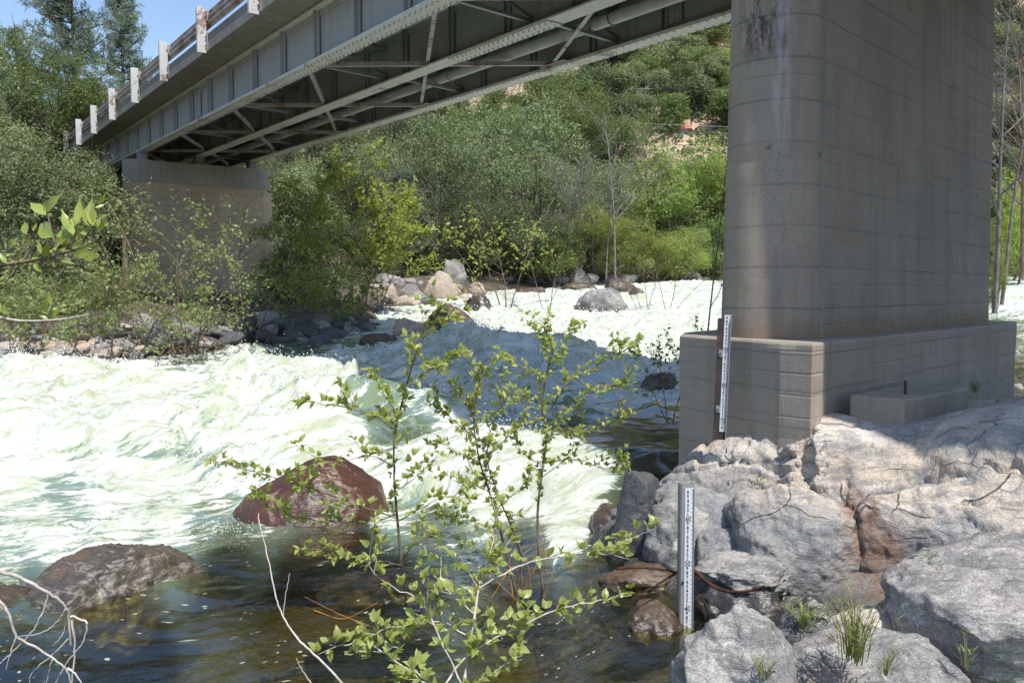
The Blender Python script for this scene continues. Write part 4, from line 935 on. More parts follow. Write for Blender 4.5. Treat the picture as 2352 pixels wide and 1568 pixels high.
bpx('boulder', 'dark wet boulder beside the round tan boulder', 980, 1084, 704, 756, 'brown', 112, facets=4, wet=(.2, .5))
bpx('boulder', 'flat pale stone between the gravel bar boulders', 915, 970, 684, 704, 'tan', 114, facets=4)
bpx('boulder', 'black wet stone beside the flat pale stone', 950, 1005, 680, 700, 'slate', 116, facets=4)
bpx('boulder', 'low orange brown rock awash below the sapling', 830, 905, 764, 786, 'brown', 118, facets=4)
bpx('boulder', 'dark boulder under brush behind the gravel bar', 860, 930, 625, 656, 'bank', 119, facets=5)
bpx('boulder', 'shaded grey boulder behind the pale pink boulder', 1000, 1078, 600, 650, 'bank', 121, facets=5)
bpx('boulder', 'grey boulder in the shade of the far shrubs', 1290, 1345, 610, 650, 'bank', 123, facets=5)
# smaller stones of the banks: individual, alike
def scatter_rocks(n, region, label, group, mats, size, seed, embed=.3):
    rg = np.random.default_rng(seed); protos = {}
    for k in range(n):
        x, y = region(rg); P_ = ground_at_low(x, y)
        m_ = mats[int(rg.integers(len(mats)))]; pk = (m_, int(rg.integers(3)))
        s_ = rg.uniform(*size)
        if pk not in protos:
            o = boulder('stone', label, (0, 0, 0), (1, .8, .62), m_, 200 + len(protos) * 7 + seed, 3, facets=7, rough=.8, cat='stone', group=group, wet=(-9, -8)); protos[pk] = o
        else:
            o = protos[pk].copy(); COL.objects.link(o)
        o.location = (P_[0], P_[1], P_[2] + s_ * embed * .4); o.scale = (s_, s_ * rg.uniform(.7, 1.1), s_ * rg.uniform(.6, 1.0)); o.rotation_euler = (rg.uniform(-.3, .3), rg.uniform(-.3, .3), rg.uniform(0, 6.28))
def ground_at_low(x, y):
    r = ray(x, y); ts = np.arange(6, 70, 0.15) / r[1]; P_ = np.array([0, 0, CZ]) + ts[:, None] * r
    g = np.maximum(ground_h(P_[:, 0], P_[:, 1]), w_base(P_[:, 0], P_[:, 1]) - .1); k = np.where(P_[:, 2] < g)[0]
    return P_[k[0]] if len(k) else P_[-1]
scatter_rocks(110, lambda g: (g.uniform(-60, 330), g.normal(805, 22)), 'angular grey and tan bank stone left of the far pier', 'stones on the left bank', ['bank', 'tan', 'granite'], (.14, .42), 1)  # tan share raised to paint in the paleness of sunlit stones
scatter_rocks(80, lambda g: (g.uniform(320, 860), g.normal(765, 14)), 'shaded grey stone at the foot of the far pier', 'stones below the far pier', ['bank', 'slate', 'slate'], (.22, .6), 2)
scatter_rocks(34, lambda g: (g.uniform(860, 1130), g.normal(690, 24)), 'small cobble of the gravel bar below the far shrubs', 'cobbles of the gravel bar', ['bank', 'tan', 'brown'], (.18, .5), 3)
scatter_rocks(30, lambda g: (g.uniform(1150, 1680), g.normal(645, 4)), 'dark stone along the far waterline', 'stones along the far waterline', ['bank', 'slate'], (.3, .9), 4)
scatter_rocks(18, lambda g: (g.uniform(2235, 2400), g.normal(880, 18)), 'shaded stone on the bank right of the near pier', 'stones right of the near pier', ['bank', 'slate'], (.12, .3), 5)

# ================================================================== staff gauges
_num = {}
def gauge(name, label, base, top, yaw, wpost, digits, plate_top, plate_x, dark):
    """steel channel post with an enamel staff plate 1.0 m long"""
    base = np.array(base); top = np.array(top); H = np.linalg.norm(top - base)
    root = empty(name, tuple(base)); tag(root, label, 'river gauge')
    up = (top - base) / H; root.rotation_euler = Vector(up).to_track_quat('Z', 'Y').to_euler()
    # local frame: x to the right seen from the camera, -y to the camera
    root.rotation_mode = 'QUATERNION'
    from mathutils import Matrix
    xx = Vector((math.cos(yaw), math.sin(yaw), 0)); zz = Vector(up); yy = zz.cross(xx).normalized(); xx = yy.cross(zz).normalized()
    root.rotation_quaternion = Matrix((xx, yy, zz)).transposed().to_quaternion()
    w = wpost
    p = link('post', MB().box(0, w, 0, .006, 0, H).mesh('post'), M['gauge_dark'] if dark else M['gauge_steel'], root)
    link('post_flange', MB().box(w - .001, w + .005, -.028 if dark else .0061, .0 if dark else .075, 0, H - .0).mesh('post_flange'), M['gauge_steel'], root)
    link('post_flange', MB().box(-.005, .0009, .0061, .07, 0, H - .004).mesh('post_flange'), M['gauge_steel'], root)
    L = 1.006; z0 = plate_top - L; px = plate_x; pw = .0635 if not dark else .058
    pl = link('staff_plate', MB().box(px, px + pw, -.006, -.0015, z0, plate_top).mesh('staff_plate'), M['enamel'], root)
    mk = MB(); ft = .03048
    n = len(digits)
    for k in range(n * 5 + 1):
        zz_ = plate_top - .012 - k * ft / 5
        if zz_ < z0 + .003: break
        ln = .020 if k % 5 == 0 else .011
        mk.box(px + pw - ln, px + pw - .001, -.0066, -.0061, zz_ - .0016, zz_ + .0016)
    o = link('scale_marks', mk.mesh('scale_marks'), M['ink'], pl); o['kind'] = 'stuff'
    link('scale_edge', MB().box(px + pw - .0045, px + pw - .001, -.0072, -.0067, z0 + .004, plate_top - .004).mesh('scale_edge'), M['ink'], pl)
    for k, dg in enumerate(digits):
        cu = bpy.data.curves.new('numeral', 'FONT'); cu.body = dg; cu.size = .05 if len(dg) > 1 else .032; cu.extrude = .0003; cu.align_x = 'LEFT'; cu.align_y = 'CENTER'
        cu.offset = .0008
        if (dg, dark) not in _num:
            tmp = bpy.data.objects.new('tmp', cu); COL.objects.link(tmp); bpy.context.view_layer.update()
            _num[(dg, dark)] = bpy.data.meshes.new_from_object(tmp.evaluated_get(bpy.context.evaluated_depsgraph_get())); bpy.data.objects.remove(tmp)
        d = link('numeral', _num[(dg, dark)], M['ink'], pl); d.rotation_euler = (R(90), 0, 0); d.location = (px + .004 if len(dg) > 1 else px + .012, -.0066, plate_top - .027 - k * ft)
        if len(dg) > 1: d.scale = (.75, 1, 1)
    if dark:
        for zz_ in (H * .27 - .02, H * .71):
            pc = link('clamp_plate', MB().box(px - .036, px - .001, -.009, -.001, zz_ - .03, zz_ + .03).mesh('clamp_plate'), M['gauge_steel'], root)
            link('bolt', MB().tube([(px - .02, -.0091, zz_), (px - .02, -.02, zz_)], .008, 6).mesh('bolt'), M['post'], pc)
    else:
        link('bolt', MB().tube([(.012, -.001, H * .42), (.012, -.012, H * .42)], .008, 6).mesh('bolt'), M['gauge_dark'], root)
        mb = MB()
    return root
dgb = [str(k) for k in range(9, 0, -1)]
digits_b = dgb + ['90'] + dgb + ['80'] + dgb + ['70', '9', '8']
digits_f = [str(k) for k in range(6, 0, -1)] + ['60'] + dgb + ['50'] + dgb + ['40', '9', '8', '7', '6', '5']
b0, b1_ = atY(1637, 1008, 7.02), atY(1650, 730, 7.06)
gauge('river_gauge', 'white numbered staff gauge on a dark post standing against the pier footing', b0, b1_, R(-14), .104, digits_b, float(np.linalg.norm(b1_ - b0)) + .028, .052, True)
b0, b1_ = atY(1562, 1500, 5.42), atY(1566, 1110, 5.5)
gauge('river_gauge', 'white numbered staff gauge on a grey steel post rising from the pool', b0, b1_, R(6), .088, digits_f, float(np.linalg.norm(b1_ - b0)) - .03, .022, False)
# short black stub in the left shallows
q_ = atz(338, 1335, .03)
tag(MB().box(q_[0] - .06, q_[0] + .06, q_[1] - .05, q_[1] + .06, -.25, .05).build('mooring_block', M['gauge_dark'], bevel=.01), 'small black square block breaking the surface beside the veined boulder', 'block')

# ================================================================== vegetation builders
def leaf_quads(C, N_, s, asp, rg, fold=.25):
    """kite shaped leaves: 2 triangles folded along the midrib"""
    n = len(C); A = rg.normal(size=(n, 3)); A -= (A * N_).sum(1)[:, None] * N_; A /= np.linalg.norm(A, axis=1)[:, None] + 1e-9
    Bv = np.cross(N_, A); s = s[:, None]
    v = np.stack([C - A * s, C + Bv * s * asp + N_ * s * fold, C + A * s, C - Bv * s * asp + N_ * s * fold], 1)
    f = np.arange(4 * n).reshape(n, 4)
    return v.reshape(-1, 3), f
def crown_mesh(seed, nleaf, leaf, clumps=14, shape='round', asp=.45, clump_r=.42):
    """unit crown: radius about 1, centre at 0, height -1..1"""
    rg = np.random.default_rng(seed); C = []
    while len(C) < clumps:
        p = rg.uniform(-1, 1, 3)
        if np.linalg.norm(p) < .82 and (np.linalg.norm(p) > .25 or len(C) < 2): C.append(p)
    C = np.array(C); r = rg.uniform(.6, 1.25, clumps) * clump_r
    if shape == 'tall': C[:, :2] *= (.55 + .35 * (1 - np.abs(C[:, 2:3])))
    which = rg.choice(clumps, nleaf, p=r ** 2 / (r ** 2).sum())
    d = rg.normal(size=(nleaf, 3)); d /= np.linalg.norm(d, axis=1)[:, None]
    d[:, 2] = np.where(d[:, 2] < -.2, d[:, 2] * rg.uniform(.2, 1, nleaf), d[:, 2])
    rr = r[which] * (1 - .42 * rg.random(nleaf) ** 1.6)
    lump = 1 + .35 * fbm(C[which] * 3 + d * 2.2, 3, seed)
    P_ = C[which] + d * (rr * lump)[:, None]
    keep = fbm(P_ * 4.5, 2, seed + 5) > -.32
    P_, d = P_[keep], d[keep]
    n_ = d * .8 + rg.normal(0, .75, d.shape) + [0, 0, .45]; n_ /= np.linalg.norm(n_, axis=1)[:, None]
    s = leaf * rg.uniform(.6, 1.35, len(P_))
    v, f = leaf_quads(P_, n_, s, asp, rg)
    return mesh_np('crown', v, f), C
def limbs_mesh(C, seed, trunk_h=1.0, r0=.07):
    """trunk from (0,0,-1-trunk_h) with limbs reaching the clump centres"""
    rg = np.random.default_rng(seed); q = QB(); fork = np.array([0, 0, -.75])
    base = np.array([rg.normal(0, .08), rg.normal(0, .08), -1 - trunk_h])
    q.tube(curve_pts([base, (base + fork) / 2 + rg.normal(0, .05, 3), fork], 7), np.linspace(r0, r0 * .7, 7), 7)
    for c in C:
        mid = fork * .45 + c * .55 + rg.normal(0, .12, 3) - [0, 0, .12]
        q.tube(curve_pts([fork, mid, c * 1.05], 7), np.linspace(r0 * .5, r0 * .1, 7), 5)
        for k in range(5):
            e = c + rg.normal(0, .28, 3); q.tube(curve_pts([mid, (mid + e) / 2 + rg.normal(0, .05, 3), e], 4), np.linspace(r0 * .16, r0 * .04, 4), 3)
    return q.mesh('trunk')
CROWN = {}
def crown_set(kind, seeds, nleaf, leaf, **k):
    th = k.pop('trunk_h', .5); r0 = k.pop('r0', .06)
    out = []
    for s_ in seeds:
        me, C = crown_mesh(s_, nleaf, leaf, **k); tr = limbs_mesh(C, s_, th, r0); out.append((me, tr))
    CROWN[kind] = out
crown_set('oak', (1, 2, 3), 34000, .019, clumps=20, clump_r=.38)
crown_set('bush', (5, 6), 24000, .024, clumps=16, clump_r=.42, trunk_h=.1, r0=.035)
crown_set('willow', (8, 9), 24000, .03, clumps=16, asp=.26, clump_r=.42, r0=.045)
crown_set('far', (11, 12), 7000, .05, clumps=13, clump_r=.42, trunk_h=.35)
_mcache = {}
def crown_of(kind, k, matn):
    key = (kind, k, matn)
    if key not in _mcache:
        me, tr = CROWN[kind][k]
        if len(me.materials) and me.materials[0] is not M[matn]: me = me.copy(); me.materials.clear()
        if not len(me.materials): me.materials.append(M[matn])
        if not len(tr.materials): tr.materials.append(M['bark'])
        _mcache[key] = (me, tr)
    return _mcache[key]
tn = 0
def tree(name, label, cat, P_, w, h, kind, matn, k=0, group=None, trunk=.0, rz=None, lean=0):
    """P_ ground point, w crown width, h crown height, trunk bare height"""
    global tn; tn += 1
    me, tr = crown_of(kind, k % len(CROWN[kind]), matn)
    root = empty(name, tuple(map(float, P_))); tag(root, label, cat, group)
    for nm, m_ in (('crown', me), ('trunk', tr)):
        o = link(nm, m_, None, root); o.scale = (w / 2, w / 2, h / 2); o.location = (lean, 0, trunk + h / 2); o.rotation_euler.z = (tn * 2.39996) if rz is None else rz
    return root
def tpx(name, label, cat, xc, yb, yt, wpx, Y, kind, matn, k=0, group=None, trunk=.1, **kw):
    """tree seen at xc between yb and yt, standing at distance Y"""
    g = float(ground_h([(xc - 1176) / F * Y], [Y])[0]); X = (xc - 1176) / F * Y
    top = atY(xc, yt, Y)[2]; bot = atY(xc, yb, Y)[2]; g = min(g, bot)
    w = wpx / F * Y
    return tree(name, label, cat, (X, Y, g), w, (top - max(g, bot - .0)) / .97 , kind, matn, k, group, trunk=max(0, bot - g), **kw)

# ---- forest across the river, nearest rows first
T = tpx
T('shrub', 'silvery round shrub just right of the far pier', 'shrub', 705, 600, 368, 230, 41, 'bush', 'oak', 0)
T('shrub', 'green leafy shrub behind the sapling at the far pier', 'shrub', 690, 740, 560, 190, 31, 'bush', 'oakg', 1)
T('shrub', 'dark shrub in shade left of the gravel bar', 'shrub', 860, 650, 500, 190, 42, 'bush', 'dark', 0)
T('oak_tree', 'grey green oak above the sapling, crown touching the girder', 'tree', 850, 610, 290, 270, 48, 'oak', 'oak', 0)
T('oak_tree', 'broad silvery oak above the gravel bar', 'tree', 1000, 600, 255, 270, 50, 'oak', 'oak', 1)
T('oak_tree', 'dark oak in the hollow above the pale pink boulder', 'tree', 1060, 625, 420, 230, 46, 'oak', 'dark', 2)
T('oak_tree', 'big grey green oak in the middle of the far bank', 'tree', 1210, 600, 235, 310, 52, 'oak', 'oak', 2)
T('shrub', 'dark shrub at the waterline below the big middle oak', 'shrub', 1180, 645, 480, 240, 47, 'bush', 'dark', 1)
T('shrub', 'fresh green shrub overhanging the water below the middle oak', 'shrub', 1270, 650, 540, 190, 47, 'willow', 'oakg', 0)
T('shrub', 'bright leafy shrub at the far waterline left of the dead trees', 'shrub', 1360, 648, 470, 190, 49, 'willow', 'bright', 1)
T('shrub', 'low green shrub right of the dead trees at the waterline', 'shrub', 1470, 645, 520, 170, 50, 'bush', 'bright', 1)
T('shrub', 'yellow green shrub at the waterline beside the near pier', 'shrub', 1560, 645, 520, 170, 52, 'willow', 'bright', 0)
T('shrub', 'dark green shrub right behind the near pier nose', 'shrub', 1640, 640, 500, 160, 54, 'bush', 'oakg', 0)
T('willow_tree', 'tall bright willow on the far bank left of the near pier', 'tree', 1545, 560, 325, 240, 62, 'willow', 'bright', 0)
T('willow_tree', 'bright willow half hidden by the near pier', 'tree', 1640, 560, 360, 180, 64, 'willow', 'bright', 1)
T('oak_tree', 'grey oak with many bare twigs behind the dead trees', 'tree', 1350, 560, 330, 230, 60, 'oak', 'oak', 0)
T('oak_tree', 'silvery oak between the middle oak and the dead trees', 'tree', 1290, 600, 400, 180, 56, 'oak', 'oak', 1)
T('oak_tree', 'dark green oak behind the broad silvery oak', 'tree', 1110, 450, 215, 230, 66, 'oak', 'oakg', 1)
T('oak_tree', 'green oak just under the far girder line', 'tree', 1260, 420, 175, 260, 72, 'oak', 'oakg', 2)
T('oak_tree', 'olive oak behind the grey middle oak', 'tree', 1380, 430, 245, 220, 78, 'oak', 'oakg', 0)
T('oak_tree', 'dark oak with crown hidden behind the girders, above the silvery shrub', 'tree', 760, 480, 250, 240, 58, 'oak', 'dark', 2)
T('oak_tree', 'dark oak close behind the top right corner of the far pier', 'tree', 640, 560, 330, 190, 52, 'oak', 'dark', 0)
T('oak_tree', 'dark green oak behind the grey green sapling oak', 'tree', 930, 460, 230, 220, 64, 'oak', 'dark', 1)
T('oak_tree', 'pale oak right of the red roofed house', 'tree', 1630, 420, 300, 130, 90, 'oak', 'oak', 1)
T('oak_tree', 'round deep green oak left of the red roofed house', 'tree', 1505, 330, 195, 140, 118, 'oak', 'oakg', 2)
T('oak_tree', 'grey oak in front of the red roofed house', 'tree', 1470, 420, 290, 150, 88, 'oak', 'oak', 2)
T('willow_tree', 'yellow green tree high up against the near pier edge', 'tree', 1655, 300, 115, 100, 100, 'willow', 'yellow', 1)
T('oak_tree', 'small dark oak below the yellow green tree', 'tree', 1665, 340, 240, 70, 106, 'oak', 'oakg', 0)
T('oak_tree', 'dark round bush right of the red roofed house', 'tree', 1612, 320, 262, 50, 112, 'far', 'oakg', 0)
# ---- conifer
def pine_mesh(seed, tiers, per, needle, spread, n_needle, droop=.15):
    """unit height pine along z, open branching"""
    rg = np.random.default_rng(seed); q = QB(); wq = QB(); L = []
    wq.tube(curve_pts([(0, 0, -.05), (.01, 0, .5), (0, .01, 1)], 12), np.linspace(.018, .003, 12), 6)
    for i_ in range(tiers):
        zz = .18 + .8 * (i_ / tiers) ** .95; r_ = spread * (1 - (zz - .15) / 1.0) ** .75 * rg.uniform(.75, 1.2)
        for b in range(per):
            a = rg.uniform(0, 2 * math.pi); rr = r_ * rg.uniform(.6, 1.15); up_ = rg.uniform(.1, .5) * rr
            e = np.array([math.cos(a) * rr, math.sin(a) * rr, zz + up_]); s0 = np.array([0, 0, zz])
            cpts = curve_pts([s0, s0 * .5 + e * .5 - [0, 0, droop * rr * .3], e], 7); wq.tube(cpts, np.linspace(.005, .0012, 7), 3)
            for k in range(11):
                u = rg.uniform(.3, 1.05); c = s0 + (e - s0) * min(u, 1) + rg.normal(0, .12 * rr, 3) * [1, 1, .6] + [0, 0, .03 * rr]
                L.append(c)
    L = np.array(L); m = n_needle
    C = np.repeat(L, m, 0); d = rg.normal(size=C.shape) + [0, 0, .35]; d /= np.linalg.norm(d, axis=1)[:, None]
    ln = needle * rg.uniform(.6, 1.3, len(C))[:, None]; s_ = np.cross(d, rg.normal(size=d.shape)); s_ /= np.linalg.norm(s_, axis=1)[:, None]; wd = ln * .07
    C = C + rg.normal(0, needle * .3, C.shape)
    v = np.stack([C - s_ * wd, C + s_ * wd, C + d * ln + s_ * wd * .3, C + d * ln - s_ * wd * .3], 1).reshape(-1, 3)
    return mesh_np('crown', v, np.arange(len(v)).reshape(-1, 4)), wq.mesh('trunk')
PI1 = pine_mesh(3, 22, 6, .022, .27, 16); PI2 = pine_mesh(5, 20, 6, .05, .22, 16)
for p_ in (PI1, PI2): p_[0].materials.append(M['pine']); p_[1].materials.append(M['bark'])
PID = (PI2[0].copy(), PI2[1]); PID[0].materials.clear(); PID[0].materials.append(M['dark'])
def pine(label, P_, h, p_, rz=0, wide=1.0):
    root = empty('pine_tree', tuple(map(float, P_))); tag(root, label, 'tree')
    for nm, m_ in (('crown', p_[0]), ('trunk', p_[1])):
        o = link(nm, m_, None, root); o.scale = (h * wide, h * wide, h); o.rotation_euler.z = rz
    return root
def pine_px(label, xc, yb, yt, Y, p_, rz=0, wide=1.0):
    X = (xc - 1176) / F * Y; g = atY(xc, yb, Y)[2]; return pine(label, (X, Y, g), atY(xc, yt, Y)[2] - g, p_, rz, wide)
pine_px('tall open gray pine against the sky at upper left', 185, 430, -110, 62, PI1, 0.4, 1.0)
pine_px('second gray pine leaning in right of the tall one', 300, 400, -20, 66, PI1, 2.1, .85)
pine_px('young gray pine at the left edge of the pine group', 60, 420, 60, 70, PI1, 4.0, .7)
pine_px('tall dark conifer on the far slope under the girder', 1420, 330, 30, 105, PID, 1, .9)
pine_px('second dark conifer left of the tall one', 1375, 330, 80, 112, PID, 2, .9)
pine_px('small pale pine sapling among the far oaks', 932, 590, 395, 45, PI2, 1.5, 1.2)
pine_px('low pale pine right of the sapling on the far bank', 965, 600, 480, 44, PI2, 3.5, 1.5)

# ---- left bank trees
T('oak_tree', 'big glossy oak on the left bank with crown reaching the rail end', 'tree', 90, 610, 250, 400, 30, 'oak', 'oak', 0)
T('oak_tree', 'oak at the left frame edge above the laurel sprig', 'tree', -40, 560, 120, 330, 33, 'oak', 'oak', 1)
T('oak_tree', 'olive oak under the gray pine behind the bridge end', 'tree', 120, 400, 120, 300, 44, 'oak', 'oakg', 2)
T('oak_tree', 'oak at the bridge end half covering the last rail post', 'tree', 215, 400, 185, 200, 50, 'oak', 'oakg', 1)
T('oak_tree', 'oak behind the rail, below the second gray pine', 'tree', 330, 380, 195, 190, 58, 'oak', 'oakg', 0)
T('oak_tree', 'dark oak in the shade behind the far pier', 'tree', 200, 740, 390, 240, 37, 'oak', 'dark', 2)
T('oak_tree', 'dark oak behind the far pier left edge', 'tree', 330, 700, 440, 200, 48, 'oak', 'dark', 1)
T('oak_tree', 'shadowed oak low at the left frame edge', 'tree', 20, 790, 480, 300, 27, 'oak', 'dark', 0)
T('shrub', 'green low shrub on the left bank above the pale stones', 'shrub', 60, 800, 660, 190, 24, 'bush', 'oakg', 0)
T('shrub', 'leafy shrub under the dark oak left of the far pier', 'shrub', 190, 760, 640, 150, 27, 'bush', 'oakg', 1)
T('shrub', 'dark brush behind the stones left of the far pier', 'shrub', 130, 740, 600, 260, 33, 'bush', 'dark', 1)
T('oak_tree', 'tall oak at the top left corner of the view', 'tree', -80, 420, 30, 260, 40, 'oak', 'oak', 2)
T('oak_tree', 'oak on the slope seen past the rail posts', 'tree', 440, 330, 215, 180, 70, 'oak', 'dark', 2)
T('oak_tree', 'far oak just under the bridge deck behind the posts', 'tree', 560, 330, 235, 160, 80, 'oak', 'dark', 1)

# ---- hillside oaks: alike, spaced on dry grass
rg = np.random.default_rng(21); spots = []
hx = [(1330, 215), (1360, 160), (1395, 120), (1440, 185), (1470, 130), (1500, 90), (1530, 160), (1560, 115), (1590, 75), (1610, 150), (1640, 90), (1665, 60), (1680, 130), (1450, 230), (1560, 210), (1600, 200),
      (1640, 190), (1580, 240), (1520, 60), (1430, 70), (1690, 20), (1620, 40), (1480, 250), (1610, 240), (1345, 240), (1405, 210), (2290, 90), (2330, 60), (2300, 180), (2345, 150), (2310, 290), (2350, 320), (2285, 360), (2340, 420), (2300, 480),
      (2350, 230), (2320, 10), (2350, 500), (2290, 250), (2380, 60), (2400, 200), (2420, 350), (2390, 460), (1290, 200), (1250, 205), (1000, 270), (1060, 250), (1130, 235), (1190, 225), (950, 290), (1350, 120), (1400, 160), (1420, 280), (1530, 270), (1550, 170), (1590, 130), (1640, 210), (1650, 160), (1500, 200), (1470, 160), (1600, 100), (1670, 200), (1685, 260), (1560, 60), (1500, 130), (1440, 130), (1620, 180), (1310, 240), (700, 300), (600, 300), (1740, 60), (1760, 150), (2250, 120), (2240, 300)]
for x, y in hx:
    P_ = ground_at(x, y + 38)
    w = rg.uniform(60, 115) / F * P_[1]; r_ = tree('hillside_oak', 'round dark oak scattered on the dry grass hillside', 'tree', P_ - [0, 0, .3], w, w * rg.uniform(.75, 1.0), 'far', ('oakg', 'dark', 'oak')[int(rg.integers(3))], int(rg.integers(2)), 'oaks on the dry hillside', trunk=w * .1)
# behind the near pier, seen only from a step aside
for k, (x, yb, yt, w, Y_, kd, mn) in enumerate([(1760, 640, 420, 240, 60, 'willow', 'bright'), (1900, 640, 430, 260, 62, 'oak', 'oak'), (2060, 640, 440, 260, 64, 'oak', 'oakg'), (2200, 640, 450, 220, 66, 'oak', 'oak'), (1800, 520, 260, 260, 84, 'oak', 'oakg'), (1960, 520, 250, 280, 88, 'oak', 'oak'), (2120, 520, 260, 260, 90, 'oak', 'dark'),
        (1780, 400, 140, 200, 120, 'far', 'oakg'), (1900, 380, 120, 200, 130, 'far', 'dark'), (2030, 380, 130, 200, 126, 'far', 'oakg'), (2160, 380, 120, 200, 132, 'far', 'oakg')]):
    T('oak_tree', 'tree on the far slope covered by the near pier', 'tree', x, yb, yt, w, Y_, kd, mn, k, 'trees behind the near pier')
# off to the sides, so the hill goes on beyond the frame
for k in range(46):
    a = R(rg.uniform(-60, 62)); 
    if -36 < math.degrees(a) < 33: a = R(rg.choice([rg.uniform(-62, -36), rg.uniform(34, 62)]))
    D_ = rg.uniform(45, 240); X, Y = D_ * math.sin(a), D_ * math.cos(a); w = rg.uniform(6, 11)
    tree('hillside_oak', 'round dark oak scattered on the dry grass hillside', 'tree', (X, Y, float(ground_h([X], [Y])[0]) - .3), w, w * .85, 'far', 'oakg', k, 'oaks on the dry hillside', trunk=w * .1)
# ---- dry hillside scrub between (too many to count)
def fill_cover(name, n, seed, leaf, region, matn):
    rg_ = np.random.default_rng(seed); Cc = []
    pts = region(rg_, n); X, Y = pts; Z = ground_h(X, Y)
    base = np.stack([X, Y, Z], -1); m = 26
    r_ = rg_.uniform(.5, 1.5, n); C = np.repeat(base, m, 0); d = rg_.normal(size=C.shape); d /= np.linalg.norm(d, axis=1)[:, None]; d[:, 2] = np.abs(d[:, 2])
    C = C + d * np.repeat(r_, m)[:, None] * [1, 1, .8]; nrm = d + rg_.normal(0, .6, d.shape); nrm /= np.linalg.norm(nrm, axis=1)[:, None]
    v, f = leaf_quads(C, nrm, leaf * rg_.uniform(.6, 1.4, len(C)) * np.repeat(np.clip(Y / 50, .6, 3), m), .5, rg_)
    o = link(name, mesh_np(name, v, f), M[matn]); tag(o, kind='stuff')
def reg_slope(rg_, n):
    a = np.radians(rg_.uniform(-40, 32, n)); D_ = rg_.uniform(46, 120, n); X, Y = D_ * np.sin(a), D_ * np.cos(a); s = river_sd(X, Y)
    D2 = np.where(s < 1.5, D_ + 25, D_); return D2 * np.sin(a), D2 * np.cos(a)
fill_cover('undergrowth', 5200, 5, .16, reg_slope, 'dark')
def reg_bank(rg_, n):
    X = rg_.uniform(-26, -6, n); Y = rg_.uniform(24, 44, n); k = river_sd(X, Y) > 3.5; k &= ~((X + 13 > -4) & (X + 13 < 5) & (Y < 37)); return X[k], Y[k]
_x, _y = reg_bank(np.random.default_rng(6), 1400)
fill_cover('bank_undergrowth', len(_x), 6, .09, lambda r_, n: (_x, _y), 'dark')

# ---- branching plants
def branching(base, dirv, length, r0, levels, rg_, spread=.6, kids=6, gravity=0.0, wander=.25, q=None, tips=None, n=8, lean=None):
    q = q if q is not None else QB(); tips = tips if tips is not None else []
    d = np.array(dirv, float); d /= np.linalg.norm(d); P_ = [np.array(base, float)]
    for k in range(n):
        d = d + rg_.normal(0, wander / n ** .5, 3) * .6 - [0, 0, gravity / n]; d /= np.linalg.norm(d); P_.append(P_[-1] + d * length / n)
    P_ = np.array(P_); q.tube(P_, np.linspace(r0, r0 * (.25 if levels else .3), len(P_)), 5 if levels > 1 else 3)
    if levels == 0: tips.append(P_); return q, tips
    for k in range(kids):
        u = rg_.uniform(.22, 1.0); i_ = min(int(u * n), n - 1); b = P_[i_] + (P_[i_ + 1] - P_[i_]) * (u * n - i_); t_ = P_[min(i_ + 1, n)] - P_[i_]; t_ /= np.linalg.norm(t_)
        sd_ = rg_.normal(size=3); sd_ -= sd_ @ t_ * t_; sd_ /= np.linalg.norm(sd_)
        branching(b, t_ * (1 - spread * .5) + sd_ * spread + [0, 0, .1], length * rg_.uniform(.35, .6) * (1.1 - .4 * u), r0 * .5 * (1 - .4 * u), levels - 1, rg_, spread, max(3, kids - 2), gravity, wander, q, tips, max(4, n - 2))
    tips.append(P_[-4:]); return q, tips
def leaves_on(tips, per, leaf, asp, rg_, jit=.4):
    C = []; 
    for p in tips:
        u = rg_.random(per) * (len(p) - 1); i_ = u.astype(int); i_ = np.minimum(i_, len(p) - 2); C.append(p[i_] + (p[i_ + 1] - p[i_]) * (u - i_)[:, None])
    C = np.concatenate(C) + rg_.normal(0, leaf * jit, (len(tips) * per, 3)); nrm = rg_.normal(0, .8, C.shape) + [0, -.2, .8]; nrm /= np.linalg.norm(nrm, axis=1)[:, None]
    v, f = leaf_quads(C, nrm, leaf * rg_.uniform(.6, 1.3, len(C)), asp, rg_); return mesh_np('foliage', v, f)
def sapling(name, label, cat, base, stems, matn, leaf, per, seed, levels=2, kids=6, asp=.4, wood='twig', spread=.6, gravity=.1, group=None, r0=.02):
    rg_ = np.random.default_rng(seed); root = empty(name, tuple(map(float, base))); tag(root, label, cat, group); q = QB(); tips = []
    for (dx_, dy_, dirv, ln) in stems: branching((dx_, dy_, -.1), dirv, ln, r0 * (ln / 2) ** .5, levels, rg_, spread, kids, gravity, .3, q, tips)
    link('stems', q.mesh('stems'), M[wood], root)
    if per: link('foliage', leaves_on(tips, per, leaf, asp, rg_), M[matn], root)
    return root
Xs, Ys = (812 - 1176) / F * 30.0, 30.0; b = np.array([Xs, Ys, float(ground_h([Xs], [Ys])[0])])
sapling('ash_sapling', 'bright green ash sapling with several stems in front of the far pier right edge', 'sapling', b, [(0, 0, (.02, 0, 1), 5.2), (.4, .2, (.22, 0, 1), 4.7), (-.45, .1, (-.2, 0, 1), 4.3), (.1, .3, (.38, 0, 1), 4.0), (-.7, .2, (-.45, .1, 1), 3.6), (.6, 0, (.1, -.1, 1), 3.2), (.9, 0, (.5, 0, 1), 3.2), (-1.1, 0, (-.3, 0, 1), 3.2)], 'yellow', .115, 9, 5, 2, 9, .3, 'twig', .7, .05)
